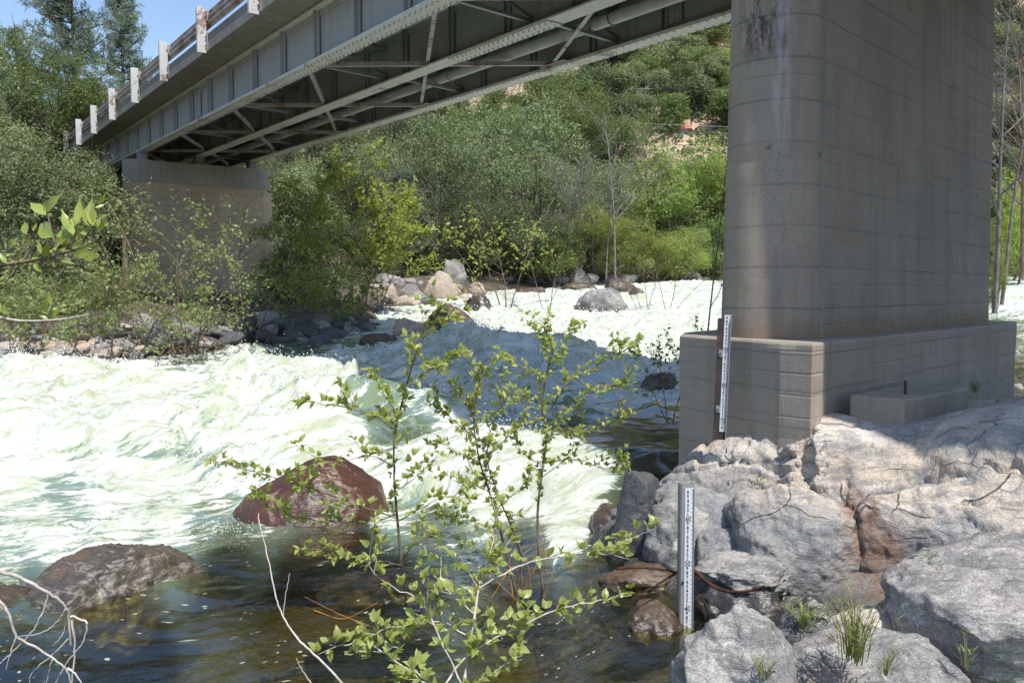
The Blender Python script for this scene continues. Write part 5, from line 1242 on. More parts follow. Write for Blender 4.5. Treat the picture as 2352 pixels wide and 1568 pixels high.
sapling('ash_sapling', 'low leafy clump at the foot of the bright ash sapling', 'sapling', at_w(700, 770), [(-.3, 0, (-.3, 0, 1), 1.7), (0, 0, (.1, 0, 1), 2.2), (.4, 0, (.3, 0, 1), 1.9), (.8, 0, (.1, 0, 1), 1.5), (1.6, 0, (.2, 0, 1), 1.5)], 'bright', .07, 7, 6, 2, 8, .35, 'twig', .7, .05)
b = at_w(1152, 708)
sapling('young_willow', 'yellow green sapling with bare lower stems in the rapid above the pale boulders', 'sapling', b, [(0, 0, (-.15, 0, 1), 3.9), (.2, 0, (.05, 0, 1), 4.2), (.35, 0, (.25, 0, 1), 3.6), (-.3, 0, (-.5, 0, 1), 3.2)], 'yellow', .085, 3, 8, 2, 7, .5, 'twig', .75, .1)
sapling('bare_shrub', 'leafless twigs standing in the rapid right of the yellow green sapling', 'shrub', at_w(1250, 718), [(0, 0, (-.2, 0, 1), 3.0), (.2, 0, (.2, 0, 1), 3.6), (0, .1, (.5, 0, 1), 2.2), (-.6, 0, (-.6, 0, .5), 2.0)], 'yellow', .06, 1, 9, 2, 5, .4, 'twig', .6, .05, r0=.014)
sapling('bare_shrub', 'leafless twigs in white water right of the dome boulder', 'shrub', at_w(1478, 716), [(0, 0, (-.3, 0, 1), 2.2), (.1, 0, (.3, 0, 1), 2.4), (.2, 0, (.0, 0, 1), 2.5), (-.1, 0, (-.6, 0, 1), 1.8)], 'yellow', .05, 0, 10, 2, 6, .4, 'twig', .6, .05, r0=.014)
sapling('bare_shrub', 'thin brown twigs with a few leaves left of the near pier base', 'shrub', at_w(1530, 716), [(0, 0, (-.2, 0, 1), 2.4), (.1, 0, (.35, 0, 1), 2.6), (.2, 0, (.7, 0, 1), 2.0)], 'bright', .05, 1, 11, 2, 6, .4, 'twig', .6, .05, r0=.014)
sapling('leafy_twig', 'dark leafy twigs rising behind the left end of the pier footing', 'shrub', (1.75, 9.1, .9), [(0, 0, (-.15, 0, 1), .95), (.05, 0, (.1, 0, 1), 1.2), (0, 0, (-.5, 0, .9), .8)], 'oakg', .03, 4, 12, 2, 5, .45, 'twig', .7, .0, r0=.01)
sapling('leafy_twig', 'leafy twigs hanging beside the near pier nose', 'shrub', (2.35, 9.9, .9), [(0, 0, (-.05, 0, 1), 2.3), (.05, 0, (-.1, 0, 1), 3.0)], 'oakg', .035, 4, 13, 2, 5, .45, 'twig', .7, .1, r0=.012)
# bushes in front of the far pier
b = at_w(385, 832)
sapling('alder_bush', 'tall airy bush with small leaves in front of the far pier', 'shrub', b + [0, .6, 0], [(0, 0, (-.28, 0, 1), 4.2), (.2, 0, (-.05, 0, 1), 3.4), (.3, .2, (.3, 0, 1), 3.2), (-.3, 0, (-.7, 0, .9), 3.4), (.1, 0, (.55, 0, .8), 2.4), (-.2, .2, (-1, 0, .45), 3.2), (.2, 0, (.1, -.3, .9), 2.2)], 'alder', .048, 5, 14, 2, 9, .5, 'twig', .75, .12)
sapling('alder_bush', 'airy bush whose leaves cover the right half of the far pier', 'shrub', at_w(520, 812) + [0, 1.5, .2], [(0, 0, (.05, 0, 1), 3.6), (.2, 0, (.35, 0, 1), 3.4), (.4, .2, (.6, 0, .9), 3.0), (-.2, 0, (-.1, 0, 1), 2.6)], 'bright', .045, 3, 15, 2, 8, .5, 'twig', .75, .1)
sapling('alder_bush', 'spreading bush left of the far pier over the pale stones', 'shrub', at_w(250, 845) + [0, 1.2, .1], [(0, 0, (-.8, 0, .8), 3.4), (.2, 0, (-.3, 0, 1), 3.0), (-.2, 0, (-1, 0, .5), 3.6), (.1, 0, (.3, 0, .9), 2.4)], 'alder', .048, 5, 16, 2, 9, .5, 'twig', .75, .15)
sapling('alder_bush', 'leafy bush at the left edge above the waterline', 'shrub', at_w(60, 850) + [0, 1.2, .1], [(0, 0, (-.3, 0, 1), 2.6), (.2, 0, (.3, 0, 1), 2.4), (-.5, 0, (-.5, 0, .8), 2.4), (.8, 0, (.2, 0, .9), 2.0)], 'alder', .05, 6, 17, 2, 9, .5, 'twig', .75, .1)
sapling('orange_twigs', 'orange bare twigs arching over the water below the airy bush', 'shrub', at_w(300, 838), [(0, 0, (.9, 0, .35), 1.8), (.3, 0, (1, 0, .15), 1.7), (.1, 0, (1, 0, .5), 1.4), (1.2, 0, (.5, 0, .6), 1.0), (-.2, 0, (-.8, 0, .4), 1.2)], 'yellow', .03, 1, 18, 1, 5, .4, 'red_twig', .5, .35, r0=.012)
sapling('alder_bush', 'low bush hanging over the water at the pale stones', 'shrub', at_w(170, 850) + [0, .8, .1], [(0, 0, (-.5, -.2, .8), 2.2), (.4, 0, (.2, -.2, .9), 2.3), (-.6, 0, (-.7, -.1, .6), 2.4), (.9, 0, (.5, -.2, .7), 2.0)], 'alder', .05, 6, 61, 2, 9, .5, 'twig', .75, .2)
sapling('alder_bush', 'leafy bush over the shaded stones at the foot of the far pier', 'shrub', at_w(610, 800) + [0, .9, .1], [(0, 0, (-.4, 0, 1), 2.0), (.4, 0, (.2, 0, 1), 2.3), (.9, 0, (.4, 0, .9), 2.0), (-.6, 0, (-.6, 0, .8), 1.8)], 'bright', .05, 6, 62, 2, 8, .5, 'twig', .75, .1)
sapling('alder_bush', 'green brush along the waterline at the left frame edge', 'shrub', at_w(-10, 862) + [0, .6, .1], [(0, 0, (-.2, -.1, 1), 1.9), (.5, 0, (.3, -.1, 1), 1.8), (1.1, 0, (.3, 0, .8), 1.6), (-.5, 0, (-.3, 0, .8), 1.8)], 'alder', .05, 7, 63, 2, 9, .5, 'twig', .75, .1)
# dead trees
def dead_tree(label, xc, yb, yt, Y, seed, kids=9, wood='dead', levels=3, r0=None, lean=0):
    X = (xc - 1176) / F * Y; g = atY(xc, yb, Y)[2]; h = atY(xc, yt, Y)[2] - g; rg_ = np.random.default_rng(seed)
    root = empty('dead_tree', (X, Y, g)); tag(root, label, 'tree'); q, _ = branching((0, 0, 0), (lean, 0, 1), h, r0 or h * .012, levels, rg_, .75, kids, -.05, .12, n=12)
    link('trunk', q.mesh('trunk'), M[wood], root); return root
dead_tree('taller grey dead tree on the far bank', 1412, 640, 255, 46, 31, 9, r0=.075)
dead_tree('thinner grey dead tree left of the taller one', 1392, 640, 330, 46.5, 32, 8, r0=.055)
dead_tree('leafless twiggy tree in front of the big middle oak', 1300, 640, 390, 48, 33, 14)
dead_tree('leafless grey tree between the silvery oaks', 1330, 600, 330, 57, 37, 8)
dead_tree('pale leafless tree over the far girder foot', 900, 600, 420, 45, 39, 12)
dead_tree('bare tree trunk right behind the near pier right edge', 2284, 720, 20, 22, 34, 13, 'dead', 3, .07)
dead_tree('leaning bare tree at the right frame edge', 2300, 700, 60, 26, 35, 14, 'dead', 3, .06, .12)
dead_tree('bare reddish tree further back at the right frame edge', 2345, 640, 100, 34, 36, 13, 'twig', 3)
sapling('bare_shrub', 'grey leafless brush behind the pale pink boulder', 'shrub', at_w(940, 662) + [0, 1, .1], [(k * .35 - 1, 0, (rg.normal(0, .5), 0, 1), 1.5) for k in range(9)], 'yellow', .05, 0, 41, 2, 6, .4, 'twig', .6, .05, r0=.014)
T('willow_tree', 'bright green tree at the right frame edge beyond the river', 'tree', 2345, 640, 395, 130, 44, 'willow', 'yellow', 0)
T('shrub', 'bright bush at the waterline right of the near pier', 'shrub', 2290, 730, 590, 50, 24, 'willow', 'bright', 1)
T('shrub', 'dull green bush across the river at the right frame edge', 'shrub', 2330, 640, 560, 120, 50, 'bush', 'oak', 0)
T('shrub', 'thorny green bush on the far shore hidden in part by the pier', 'shrub', 2260, 640, 520, 120, 55, 'bush', 'oakg', 1)
T('oak_tree', 'grey oak across the river behind the bare trees', 'tree', 2330, 600, 470, 160, 75, 'oak', 'oak', 2)
# ================================================================== foreground plants with single leaves
def leaf_mesh(name, seed, wid=.5, curl=.2, fold=.25, point=.0):
    rg_ = np.random.default_rng(seed); ts = [0, .14, .34, .58, .8, 1.0]; ws = [.02, .62, 1.0, .92, .5 - point * .25, .02]
    v = []; f = []
    for t_, w_ in zip(ts, ws):
        w_ = w_ * wid * .5; z = -curl * t_ ** 2 + rg_.normal(0, .012)
        v += [(t_, w_, z + fold * w_), (t_, 0, z), (t_, -w_, z + fold * w_ * rg_.uniform(.6, 1.2))]
    for k in range(5):
        a = 3 * k; f += [(a, a + 1, a + 4, a + 3), (a + 1, a + 2, a + 5, a + 4)]
    return mesh_np(name, v, f, True)
def place_leaf(root, me, P_, d, up, size, base):
    from mathutils import Matrix
    x = Vector(d).normalized(); z = Vector(up) - x * Vector(up).dot(x)
    if z.length < 1e-3: z = Vector((0, 0, 1)) - x * x.z
    z.normalize(); y = z.cross(x)
    o = bpy.data.objects.new('leaf', me); COL.objects.link(o); o.parent = root
    o.matrix_basis = Matrix.Translation(Vector(P_) - Vector(base)) @ Matrix((x, y, z)).transposed().to_4x4() @ Matrix.Scale(size, 4)
    return o
LEAF = [leaf_mesh('leaf', 50 + k, wd_, cu, fo_) for k, (wd_, cu, fo_) in enumerate([(.58, .15, .3), (.64, .3, .4), (.52, .05, .25), (.6, .42, .5)])]
for m_ in LEAF: m_.materials.append(M['fore'])
def leafy_plant(name, label, base, branches, leaf, seed, wood='twig', node=.06, per=(3, 5), maxobj=290, spur=.03, r0=.008, side=True):
    """branches: list of (points seen [(x, y)...], distance, radius scale, leafy from fraction, density)"""
    rg_ = np.random.default_rng(seed); root = empty(name, tuple(map(float, base))); tag(root, label, 'sapling'); L = []; lines = []
    for pts, Yd, rs, lf, dens_ in branches:
        if np.isscalar(Yd): Yd = (Yd, Yd)
        ys_ = np.linspace(Yd[0], Yd[1], len(pts)); C = np.array([atY(a, b_, y_) for (a, b_), y_ in zip(pts, ys_)])
        C = curve_pts(C, max(8, len(pts) * 6)); C[1:, 1] += np.cumsum(rg_.normal(0, .012, len(C) - 1)); lines.append((C, rs, lf, dens_, 1))
        if side and lf < 1:
            ln = np.linalg.norm(C[-1] - C[0]); nk = int(ln / .17 * dens_)
            for k in range(nk):
                u = rg_.uniform(max(lf, .15), .97); i_ = int(u * (len(C) - 1)); t_ = C[min(i_ + 1, len(C) - 1)] - C[max(i_ - 1, 0)]; t_ /= np.linalg.norm(t_)
                sd_ = rg_.normal(size=3) * [1, .8, 1]; sd_ -= sd_ @ t_ * t_; sd_ /= np.linalg.norm(sd_); d = t_ * .7 + sd_ * .7 + [0, 0, .25]
                l2 = rg_.uniform(.07, .2); e = C[i_] + d * l2; lines.append((curve_pts([C[i_], C[i_] + d * l2 * .5 + rg_.normal(0, .01, 3), e], 6), .35, .1, dens_, 0))
    for C, rs, lf, dens_, main in lines:
        q = QB(); rr = np.linspace(r0 * rs, r0 * rs * .3, len(C)); q.tube(C - np.array(base), rr, 6 if main else 4)
        link('stem' if main and rs >= 1 else 'twig', q.mesh('stem', True), M[wood], root)
        if lf >= 1: continue
        seg = np.linalg.norm(np.diff(C, axis=0), axis=1); cum = np.concatenate([[0], np.cumsum(seg)]); s_ = cum[-1] * lf + .02
        while s_ < cum[-1] + .01:
            i_ = min(np.searchsorted(cum, s_) - 1, len(C) - 2); i_ = max(i_, 0); P_ = C[i_] + (C[i_ + 1] - C[i_]) * min(1, (s_ - cum[i_]) / (seg[i_] + 1e-9)); t_ = (C[i_ + 1] - C[i_]) / (seg[i_] + 1e-9)
            n_ = int(rg_.integers(per[0], per[1] + 1)); ax = rg_.normal(size=3); ax -= ax @ t_ * t_; ax /= np.linalg.norm(ax); ax = ax + [0, 0, .5]; c0_ = P_ + ax * spur * rg_.uniform(.2, 1)
            for k in range(n_):
                d = ax * .6 + t_ * rg_.uniform(-.1, .9) + rg_.normal(0, .6, 3) + [0, 0, .25]; d /= np.linalg.norm(d)
                L.append((c0_, d, np.array([0, -.25, 1]) + rg_.normal(0, .5, 3), leaf * rg_.uniform(.45, 1.15)))
            s_ += node / dens_ * rg_.uniform(.6, 1.5)
    order = sorted(range(len(L)), key=lambda k: -L[k][3])
    for k in order[:maxobj]: place_leaf(root, LEAF[k % 4], *[L[k][0], L[k][1], L[k][2], L[k][3]], base)
    rest = order[maxobj:]
    if rest:
        vs, fs, n_ = [], [], 0
        lv = [np.array([v.co[:] for v in m_.vertices]) for m_ in LEAF]; lf_ = [np.array([p.vertices[:] for p in m_.polygons]) for m_ in LEAF]
        for k in rest:
            P_, d, up, sz = L[k]; x = d; z = up - up @ x * x; z /= np.linalg.norm(z) + 1e-9; y = np.cross(z, x); V_ = lv[k % 4] * sz
            vs.append(P_ - np.array(base) + V_[:, :1] * x + V_[:, 1:2] * y + V_[:, 2:] * z); fs.append(lf_[k % 4] + n_); n_ += len(V_)
        o = link('small_leaves', mesh_np('small_leaves', np.concatenate(vs), np.concatenate(fs), True), M['fore'], root); o['kind'] = 'stuff'
    return root
leafy_plant('alder_sapling', 'dark stemmed sapling in the pool, leftmost and tallest of the leafy saplings', atz(935, 1400, 0),
    [([(935, 1405), (922, 1300), (912, 1200), (906, 1120), (905, 1050), (912, 970), (935, 880), (962, 800), (1000, 730), (1015, 705)], (5.9, 5.6), 1.5, .3, .8),
     ([(908, 985), (860, 955), (780, 930), (740, 925), (695, 908)], (5.6, 5.4), .7, .1, 1), ([(906, 940), (880, 900), (850, 850)], 5.6, .5, .1, 1), ([(930, 890), (985, 850), (1050, 815), (1095, 845)], (5.6, 5.8), .6, .1, 1),
     ([(905, 1070), (850, 1045), (760, 1060), (680, 1018)], (5.6, 5.3), .6, .15, .8), ([(910, 1190), (830, 1160), (700, 1110), (600, 1080), (490, 1050)], (5.7, 5.2), .8, .15, .9),
     ([(908, 1130), (960, 1090), (1010, 1040)], 5.7, .5, .2, 1), ([(900, 1185), (850, 1200), (720, 1195), (640, 1180), (565, 1148)], (5.7, 5.3), .6, .2, .9), ([(930, 1300), (860, 1285), (800, 1290), (738, 1250)], (5.8, 5.5), .5, .3, .8),
     ([(912, 1200), (960, 1170), (1030, 1140), (1090, 1160)], (5.7, 5.5), .5, .2, 1), ([(920, 1290), (960, 1240), (1040, 1210)], (5.7, 5.6), .5, .2, 1), ([(985, 760), (1040, 730), (1070, 705)], 5.6, .4, .2, 1.1)], .062, 1, node=.038)
leafy_plant('alder_sapling', 'branching sapling between the tallest and the right one, thick with small leaves', atz(1190, 1370, 0),
    [([(1190, 1375), (1160, 1260), (1130, 1150), (1100, 1050), (1088, 960), (1100, 880), (1110, 845)], (6.1, 5.9), 1.3, .35, 1.0), ([(1200, 1370), (1190, 1250), (1150, 1150), (1120, 1060), (1130, 980), (1170, 900)], (6.1, 5.8), 1.1, .3, .9),
     ([(1090, 960), (1050, 900), (1000, 850), (985, 830)], 5.9, .5, .1, 1.1), ([(1098, 1010), (1040, 960), (980, 920)], 5.9, .5, .1, 1.1), ([(1090, 1090), (1060, 1040), (1000, 1010)], 5.9, .4, .1, 1), ([(1128, 1130), (1060, 1100), (985, 1090)], 5.8, .4, .1, 1),
     ([(1110, 1060), (1170, 1000), (1215, 960)], 5.9, .5, .1, 1), ([(1140, 1170), (1200, 1110), (1230, 1060)], 5.9, .5, .1, .8), ([(1150, 1250), (1080, 1200), (1000, 1180)], 5.8, .4, .1, 1), ([(1170, 1300), (1110, 1270), (1060, 1240)], 5.8, .4, .1, 1)], .05, 2, node=.03)
leafy_plant('alder_sapling', 'tall sapling nearest the footing, rightmost of the leafy saplings in the water', atz(1245, 1375, 0),
    [([(1250, 1375), (1238, 1280), (1235, 1170), (1245, 1080), (1256, 1000), (1245, 930), (1258, 850), (1268, 800), (1245, 745)], (6.15, 6.1), 1.5, .35, .9), ([(1256, 960), (1300, 885), (1370, 840), (1440, 800), (1478, 778)], (6.1, 5.8), .7, .1, 1.1),
     ([(1300, 885), (1350, 900), (1400, 885), (1455, 870)], (6.0, 5.8), .5, .2, 1), ([(1255, 870), (1200, 845), (1138, 808)], 6.0, .6, .1, 1.2), ([(1250, 930), (1195, 905), (1160, 870)], 6.0, .5, .1, 1.1), ([(1256, 1000), (1330, 990), (1400, 975), (1445, 945)], (6.1, 5.9), .6, .1, 1.1),
     ([(1248, 1060), (1330, 1055), (1400, 1080), (1448, 1050)], (6.1, 5.9), .6, .1, 1.1), ([(1262, 850), (1300, 790), (1325, 740)], 6.1, .5, .05, 1.2), ([(1262, 800), (1230, 760), (1205, 730)], 6.1, .4, .05, 1.2), ([(1250, 1020), (1300, 960), (1345, 930)], 6.1, .5, .1, 1), ([(1240, 1100), (1290, 1060), (1350, 1010)], 6.1, .5, .2, .9),
     ([(1246, 1070), (1190, 1030), (1160, 990)], 6.1, .4, .2, .9)], .047, 3, node=.027)
leafy_plant('alder_shoot', 'low spreading shoot with the largest leaves at the bottom middle of the view', atY(1065, 1600, 3.9),
    [([(1060, 1600), (1082, 1470), (1100, 1350), (1118, 1290)], (3.9, 4.2), 1.4, .2, .8), ([(1000, 1600), (1080, 1500), (1190, 1440), (1300, 1400), (1400, 1380), (1452, 1365)], (3.9, 4.2), .9, .15, .9), ([(1010, 1590), (900, 1535), (820, 1500), (745, 1505)], (3.9, 3.8), .8, .1, 1),
     ([(1060, 1570), (1000, 1450), (960, 1390), (870, 1340), (835, 1290)], (3.9, 4.0), .7, .2, .9), ([(1100, 1350), (1190, 1300), (1320, 1270), (1400, 1275), (1455, 1245)], (4.1, 4.3), .8, .1, .9), ([(1085, 1460), (1000, 1440), (900, 1450), (830, 1480)], (4, 3.9), .6, .1, 1), ([(1090, 1410), (1020, 1350), (960, 1300)], 4, .5, .1, 1),
     ([(1030, 1600), (960, 1530), (900, 1490)], 3.85, .6, .1, 1.1), ([(1060, 1590), (1130, 1540), (1200, 1500)], 3.9, .5, .1, 1), ([(1100, 1340), (1170, 1240), (1190, 1170)], (4.1, 4.3), .5, .1, .7), ([(1105, 1340), (1140, 1210), (1130, 1150)], (4.1, 4.4), .5, .2, .6)], .06, 4, node=.042, wood='pale_twig', r0=.007)
def bare(name, label, lines, cat, wood, base, r0):
    root = empty(name, tuple(map(float, base))); tag(root, label, cat)
    for pts, Yd, r in lines:
        if np.isscalar(Yd): Yd = (Yd, Yd)
        C = np.array([atY(a, b_, y_) for (a, b_), y_ in zip(pts, np.linspace(Yd[0], Yd[1], len(pts)))]); C = curve_pts(C, 5 * len(pts)) - np.array(base)
        C += rng.normal(0, .0012, C.shape); q = QB(); q.tube(C, np.linspace(r0 * r, r0 * r * .4, len(C)), 7); link('branch', q.mesh('branch', True), M[wood], root)
    return root
c4 = lambda L_: [(a * .3424, 1141 + b_ * .3424) for a, b_ in L_]
bare('leafless_shoot', 'single leafless grey stem with one fork rising from the bottom edge', [(c4([(2330, 1280), (2120, 1060), (2000, 950), (1910, 820), (1860, 700), (1830, 570), (1790, 370), (1742, 180), (1735, 110)]), (3.0, 3.3), 1), (c4([(1900, 790), (1918, 650), (1945, 510)]), 3.15, .6), (c4([(2100, 1270), (2020, 1150), (1990, 1075)]), 3.0, .6)], 'twig', 'pale_twig', atY(798, 1580, 3.0), .0045)
bare('bare_branch', 'pale leafless forked branch reaching in at the bottom left corner', [(c4([(-120, 480), (0, 500), (110, 530), (250, 600), (380, 680), (440, 740), (460, 800), (470, 990)]), (2.5, 2.6), 1.3), (c4([(325, 650), (280, 790), (200, 920), (60, 1060), (0, 1120), (-60, 1200)]), 2.55, .6),
    (c4([(-80, 640), (0, 700), (60, 780), (110, 930), (250, 1010), (380, 1100), (450, 1160), (480, 1270)]), (2.5, 2.6), 1), (c4([(110, 930), (80, 1020), (40, 1150)]), 2.5, .5), (c4([(440, 745), (400, 820), (280, 910), (120, 935)]), 2.55, .5), (c4([(470, 800), (570, 830), (582, 870), (550, 980), (470, 1080), (355, 1270)]), 2.6, .7),
    (c4([(480, 820), (500, 1000), (480, 1270)]), 2.6, .8), (c4([(462, 950), (350, 1060), (220, 1170), (195, 1270)]), 2.6, .5), (c4([(350, 1085), (330, 1160), (310, 1270)]), 2.6, .5), (c4([(450, 1150), (500, 1180), (560, 1270)]), 2.6, .8), (c4([(440, 830), (420, 920), (355, 995)]), 2.6, .4)], 'branch', 'pale_twig', atY(-60, 1300, 2.5), .0055)
# laurel sprig, every leaf placed
c5 = lambda a, b_: (a * .2568, 402.7 + b_ * .2568)
LA = [leaf_mesh('leaf', 80 + k, wd_, cu, .3, 1) for k, (wd_, cu) in enumerate([(.36, .12), (.44, .25), (.3, -.1)])]
for m_ in LA: m_.materials.append(M['big'])
def sprig(name, label, Yd, brs, leaves, seed, r0):
    rg_ = np.random.default_rng(seed); base = atY(*c5(*brs[0][0]), Yd); root = empty(name, tuple(base)); tag(root, label, 'branch')
    for k, br in enumerate(brs):
        C = curve_pts([atY(*c5(*p), Yd) for p in br], 18) - base; q = QB(); q.tube(C, np.linspace(r0, r0 * .5, 18) * (1 if k == 0 else .6), 7); link('branch', q.mesh('branch', True), M['twig' if seed == 1 else 'pale_twig'], root)
    for k, (a, b_, c, d) in enumerate(leaves):
        p0 = atY(*c5(a, b_), Yd + rg_.normal(0, .02)); p1 = atY(*c5(c, d), Yd + rg_.uniform(-.05, .04)); dd = p1 - p0
        place_leaf(root, LA[k % 3], p0, dd, np.array([rg_.normal(0, .5), -1, rg_.uniform(-.2, 1.2)]), float(np.linalg.norm(dd)) * 1.05, base)
LV = [(410, 360, 260, 220), (425, 325, 500, 160), (420, 330, 405, 240), (240, 530, 205, 400), (275, 600, 190, 540), (300, 500, 330, 430), (470, 555, 320, 410), (600, 620, 510, 430), (655, 540, 545, 330), (650, 510, 600, 340), (680, 480, 650, 310), (690, 440, 730, 200),
    (765, 540, 690, 430), (820, 460, 760, 180), (840, 455, 810, 265), (850, 440, 945, 335), (860, 515, 955, 405), (850, 295, 940, 265), (880, 255, 945, 165), (620, 610, 665, 545), (640, 650, 745, 590), (720, 660, 800, 630), (660, 720, 800, 680), (750, 730, 905, 740),
    (540, 770, 710, 790), (500, 820, 450, 770), (400, 745, 440, 590), (370, 700, 335, 580), (330, 800, 290, 700), (300, 790, 380, 875), (60, 660, 40, 570), (80, 650, 125, 560), (5, 720, -30, 620), (30, 720, 130, 700), (140, 790, 205, 740), (60, 790, 0, 700), (560, 600, 620, 520), (480, 640, 540, 560),
    (820, 500, 880, 400), (780, 520, 800, 420), (700, 560, 760, 470), (440, 700, 520, 640), (270, 650, 240, 560), (540, 700, 580, 640), (390, 790, 470, 730), (860, 470, 900, 380), (800, 460, 770, 330), (640, 560, 600, 450)]
sprig('laurel_branch', 'leafy laurel sprig with long pointed leaves in front of the far pier left side', 2.3, [[(-60, 810), (90, 790), (230, 770), (420, 735), (560, 690), (700, 650), (850, 590)], [(490, 605), (460, 500), (425, 345)], [(200, 775), (250, 700), (275, 600), (260, 520)], [(180, 800), (130, 860), (70, 930)], [(700, 650), (760, 560), (840, 450)], [(640, 665), (660, 560), (670, 480)], [(0, 780), (40, 720), (60, 650)], [(500, 720), (440, 745), (330, 800)], [(520, 760), (640, 760)]], LV, 1, .006)
sprig('laurel_branch', 'thin pale twig with a few laurel leaves below the leafy sprig', 2.6, [[(-60, 1260), (0, 1270), (180, 1300), (400, 1298), (600, 1280), (800, 1240)], [(420, 1295), (430, 1220), (460, 1150)]], [(400, 1230, 412, 1090), (420, 1270, 512, 1205), (455, 1160, 440, 1045), (430, 1240, 375, 1195), (5, 1225, -5, 1140), (60, 1200, 62, 1125), (20, 1235, 85, 1200), (420, 1290, 350, 1240), (0, 1200, -40, 1180)], 2, .0045)
# grass tufts among the rocks
def tuft(label, x, y, z, h, n, seed, spread=.35):
    rg_ = np.random.default_rng(seed); b_ = atz(x, y, z); V_, F_ = [], []; 
    for k in range(n):
        a = rg_.uniform(0, 6.28); sp = rg_.uniform(.05, spread) ; hh = h * rg_.uniform(.4, 1.05); d = np.array([math.cos(a), math.sin(a), 0]); s_ = np.array([-d[1], d[0], 0]) * .0035 * rg_.uniform(.7, 1.4)
        p0 = d * rg_.uniform(0, .05 * h / .2); m_ = len(V_)
        for t_ in (0, .35, .7, 1):
            c = p0 + d * sp * hh * t_ ** 2 * 1.2 + np.array([0, 0, hh * (t_ - .25 * sp * t_ ** 2)]); w_ = (1 - t_) ** .6 + .05; V_ += [c - s_ * w_, c + s_ * w_]
        for q_ in range(3): F_.append((m_ + 2 * q_, m_ + 2 * q_ + 1, m_ + 2 * q_ + 3, m_ + 2 * q_ + 2))
        if rg_.random() < .65:
            for t_ in rg_.uniform(.3, .95, 5):       # blades branching from the stalk
                c = p0 + d * sp * hh * t_ ** 2 * 1.2 + np.array([0, 0, hh * (t_ - .25 * sp * t_ ** 2)]); aa = rg_.uniform(0, 6.28); e = np.array([math.cos(aa), math.sin(aa), rg_.uniform(.2, 1)]) * h * .2; w2 = np.cross(e, (0, 0, 1)); w2 = w2 / np.linalg.norm(w2) * .0038; m_ = len(V_)
                V_ += [c - w2 * .5, c + w2 * .5, c + e * .5 + w2, c + e * .5 - w2, c + e]; F_.append((m_, m_ + 1, m_ + 2, m_ + 3)); F_.append((m_ + 3, m_ + 2, m_ + 4, m_ + 4))
    me = bpy.data.meshes.new('grass_tuft'); me.from_pydata([tuple(p) for p in V_], [], [tuple(dict.fromkeys(f)) for f in F_]); me.update()
    tag(link('grass_tuft', me, M['grass'], None, tuple(map(float, b_))), label, 'grass')
tuft('tallest green grass tuft, growing from the crack in the flat grey boulder', 1962, 1512, .44, .34, 60, 1, .5)
tuft('grass tuft left of the tallest one, at the edge of the dark crevice', 1848, 1440, .30, .2, 34, 2, .8)
tuft('wispy green grass tuft between the outcrop and the corner boulder', 2135, 1365, .44, .3, 50, 3, .5)
tuft('small wispy grass tuft just left above the corner boulder', 2212, 1332, .5, .24, 18, 4, .4)
tuft('single grass stalk on the bare flank of the corner boulder', 2222, 1536, .42, .2, 5, 5, .3)
tuft('sparse grass on the flat boulder at the bottom edge', 2035, 1548, .42, .13, 16, 6, .7)
tuft('thin grass at the foot of the rounded grey boulder', 1755, 1560, .3, .15, 16, 7, .6)
tuft('tiny green sprout on the pale top of the outcrop', 1745, 1113, .72, .12, 5, 8, .3)
tuft('green sprouts beside the concrete slab against the footing', 2240, 900, 1.22, .16, 26, 9, .5)
c2 = lambda L_: [(1342.4 + a * .4292, 1006.8 + b_ * .4292) for a, b_ in L_]
bare('driftwood', 'reddish brown wet roots caught behind the front gauge post', [(c2([(170, 695), (330, 690), (430, 702), (500, 716)]), (5.5, 5.65), .9), (c2([(500, 712), (440, 750), (380, 785), (290, 840), (250, 860)]), (5.62, 5.4), .8), (c2([(560, 690), (605, 720), (660, 770), (740, 810), (850, 820), (962, 788)]), (5.62, 5.3), 1.5), (c2([(620, 840), (650, 900), (690, 990)]), 5.45, .7), (c2([(600, 860), (640, 940), (650, 980)]), 5.45, .6)], 'driftwood', 'root', atY(1560, 1310, 5.62), .012)
bare('bent_twigs', 'bent orange brown twigs under the middle sapling', [([(1200, 1370), (1180, 1300), (1130, 1370)], (6.1, 5.8), 1), ([(1180, 1380), (1170, 1280), (1200, 1200)], 6.0, .8), ([(1220, 1370), (1210, 1290), (1160, 1200)], 6, .8), ([(1250, 1370), (1270, 1300), (1235, 1250)], 6, .7), ([(1200, 1360), (1250, 1250), (1230, 1180)], 6.0, .7), ([(860, 1440), (780, 1410), (700, 1370)], (5.6, 5.4), .6), ([(720, 1400), (790, 1420), (870, 1380)], 5.5, .6), ([(1150, 1280), (1140, 1330), (1190, 1380)], 5.9, .7)], 'twig', 'red_twig', atz(1200, 1370, 0), .006)

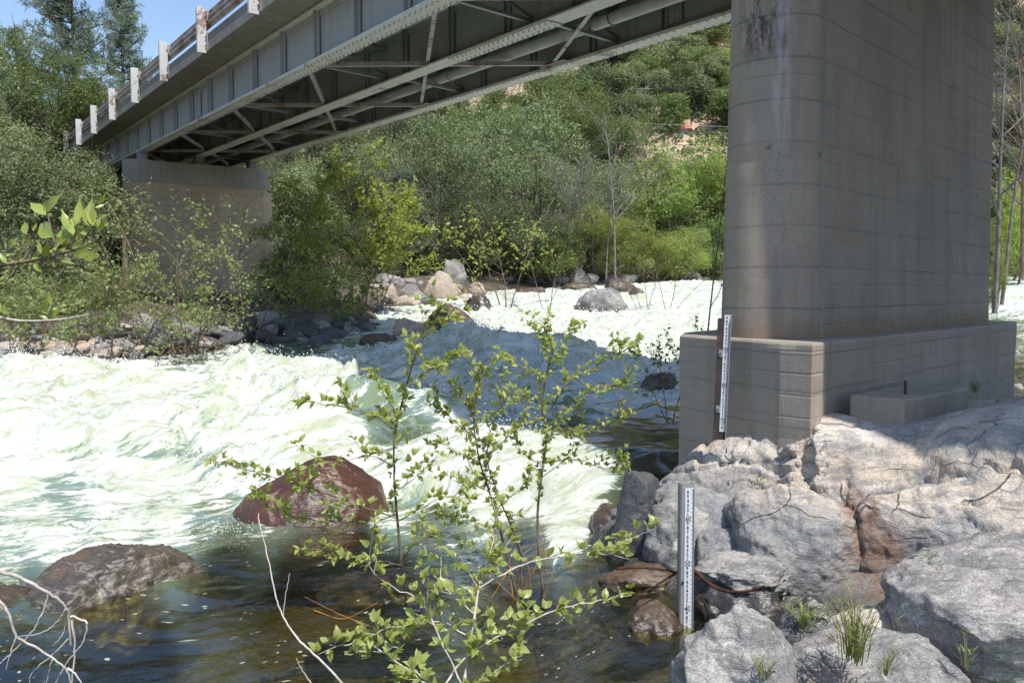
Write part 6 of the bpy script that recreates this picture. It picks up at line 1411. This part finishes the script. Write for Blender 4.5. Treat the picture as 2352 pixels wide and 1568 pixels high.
# ================================================================== house, poles and wires on the hill
hp = ground_at(1568, 318)
hs_ = F / hp[1]; W = 44 / hs_ ; house = empty('house', tuple(map(float, hp)), R(-20)); tag(house, 'small house with a red roof among the trees on the hillside', 'house')
wl = link('wall', MB().box(-W * .38, W * .38, -W * .25, W * .25, -1.0, W * .42).mesh('wall'), M['wall_house'], house)
rf = MB(); e = W * .5; y_ = W * .36; z0 = W * .42; z1 = W * .42 + W * .3
rf.add([(-e, -y_, z0), (e, -y_, z0), (e, y_, z0), (-e, y_, z0), (-e * .55, 0, z1), (e * .55, 0, z1)], [(3, 2, 1, 0), (0, 1, 5, 4), (1, 2, 5), (2, 3, 4, 5), (3, 0, 4)])
link('roof', rf.mesh('roof'), M['roof_red'], house)
for k in (-.2, .18): 
    w_ = link('window', MB().box(W * (k - .09), W * (k + .09), -W * .255, -W * .2502, W * .12, W * .3).mesh('window'), M['white'], house)
    link('pane', MB().box(W * (k - .07), W * (k + .07), -W * .259, -W * .2552, W * .14, W * .28).mesh('pane'), M['glass'], w_)
h2 = ground_at(1478, 305); W2 = 22 / (F / h2[1]); shd = empty('shed', tuple(map(float, h2))); tag(shd, 'bit of a second red roof left of the red roofed house', 'house')
link('wall', MB().box(-W2 * .4, W2 * .4, -W2 * .3, W2 * .3, -1, W2 * .4).mesh('wall'), M['wall_house'], shd)
rf = MB(); rf.prism([(-W2 * .5, -W2 * .4, W2 * .4), (-W2 * .5, W2 * .4, W2 * .4), (-W2 * .5, 0, W2 * .7)], [(W2 * .5, -W2 * .4, W2 * .4), (W2 * .5, W2 * .4, W2 * .4), (W2 * .5, 0, W2 * .7)]); link('roof', rf.mesh('roof'), M['roof_red'], shd)
def wire(label, a, b_, sag, r=.02):
    u = np.linspace(0, 1, 30)[:, None]; P_ = a + (b_ - a) * u - np.array([0, 0, 1]) * sag * 4 * u * (1 - u); o = link('power_line', (lambda q: (q.tube(P_, r, 4), q.mesh('power_line'))[1])(QB()), M['wire']); tag(o, label, 'wire')
wire('upper power line crossing the hillside left of the near pier', atY(1150, 192, 92), atY(2600, 205, 88), .6, .028)
wire('lower power line crossing the hillside left of the near pier', atY(1150, 208, 92), atY(2600, 220, 88), .6, .028)
wire('thin power line low over the oaks near the red roof', atY(1300, 275, 84), atY(2600, 300, 84), .5, .018)
wire('upper power line in front of the gray pine', atY(-200, 165, 54), atY(620, 215, 54), .3, .016)
wire('lower power line in front of the gray pine', atY(-200, 176, 54), atY(620, 228, 54), .3, .016)
for lb, x, y0_, y1_, Y_ in (('pale utility pole near the near pier on the hillside', 1638, 330, 262, 95), ('short utility pole on the slope above the red roof', 1560, 250, 214, 120), ('utility pole on the far hillside at the right frame edge', 2336, 330, 200, 95)):
    a, b_ = atY(x, y0_, Y_), atY(x, y1_, Y_); pr = empty('utility_pole', tuple(a)); tag(pr, lb, 'pole'); h_ = b_[2] - a[2]
    link('pole', MB().tube([(0, 0, -2), (0, 0, h_)], [.16, .11], 8).mesh('pole'), M['wood_pole'], pr); link('crossarm', MB().box(-1.1, 1.1, -.2, -.115, h_ - .55, h_ - .4).mesh('crossarm'), M['wood_pole'], pr)
p_ = ground_at(1586, 268); boulder('boulder', 'white rounded boulder showing on the hillside above the red roof', (p_[0], p_[1], p_[2] + .6), (1.0, .9, .9), 'tan', 130, 3)
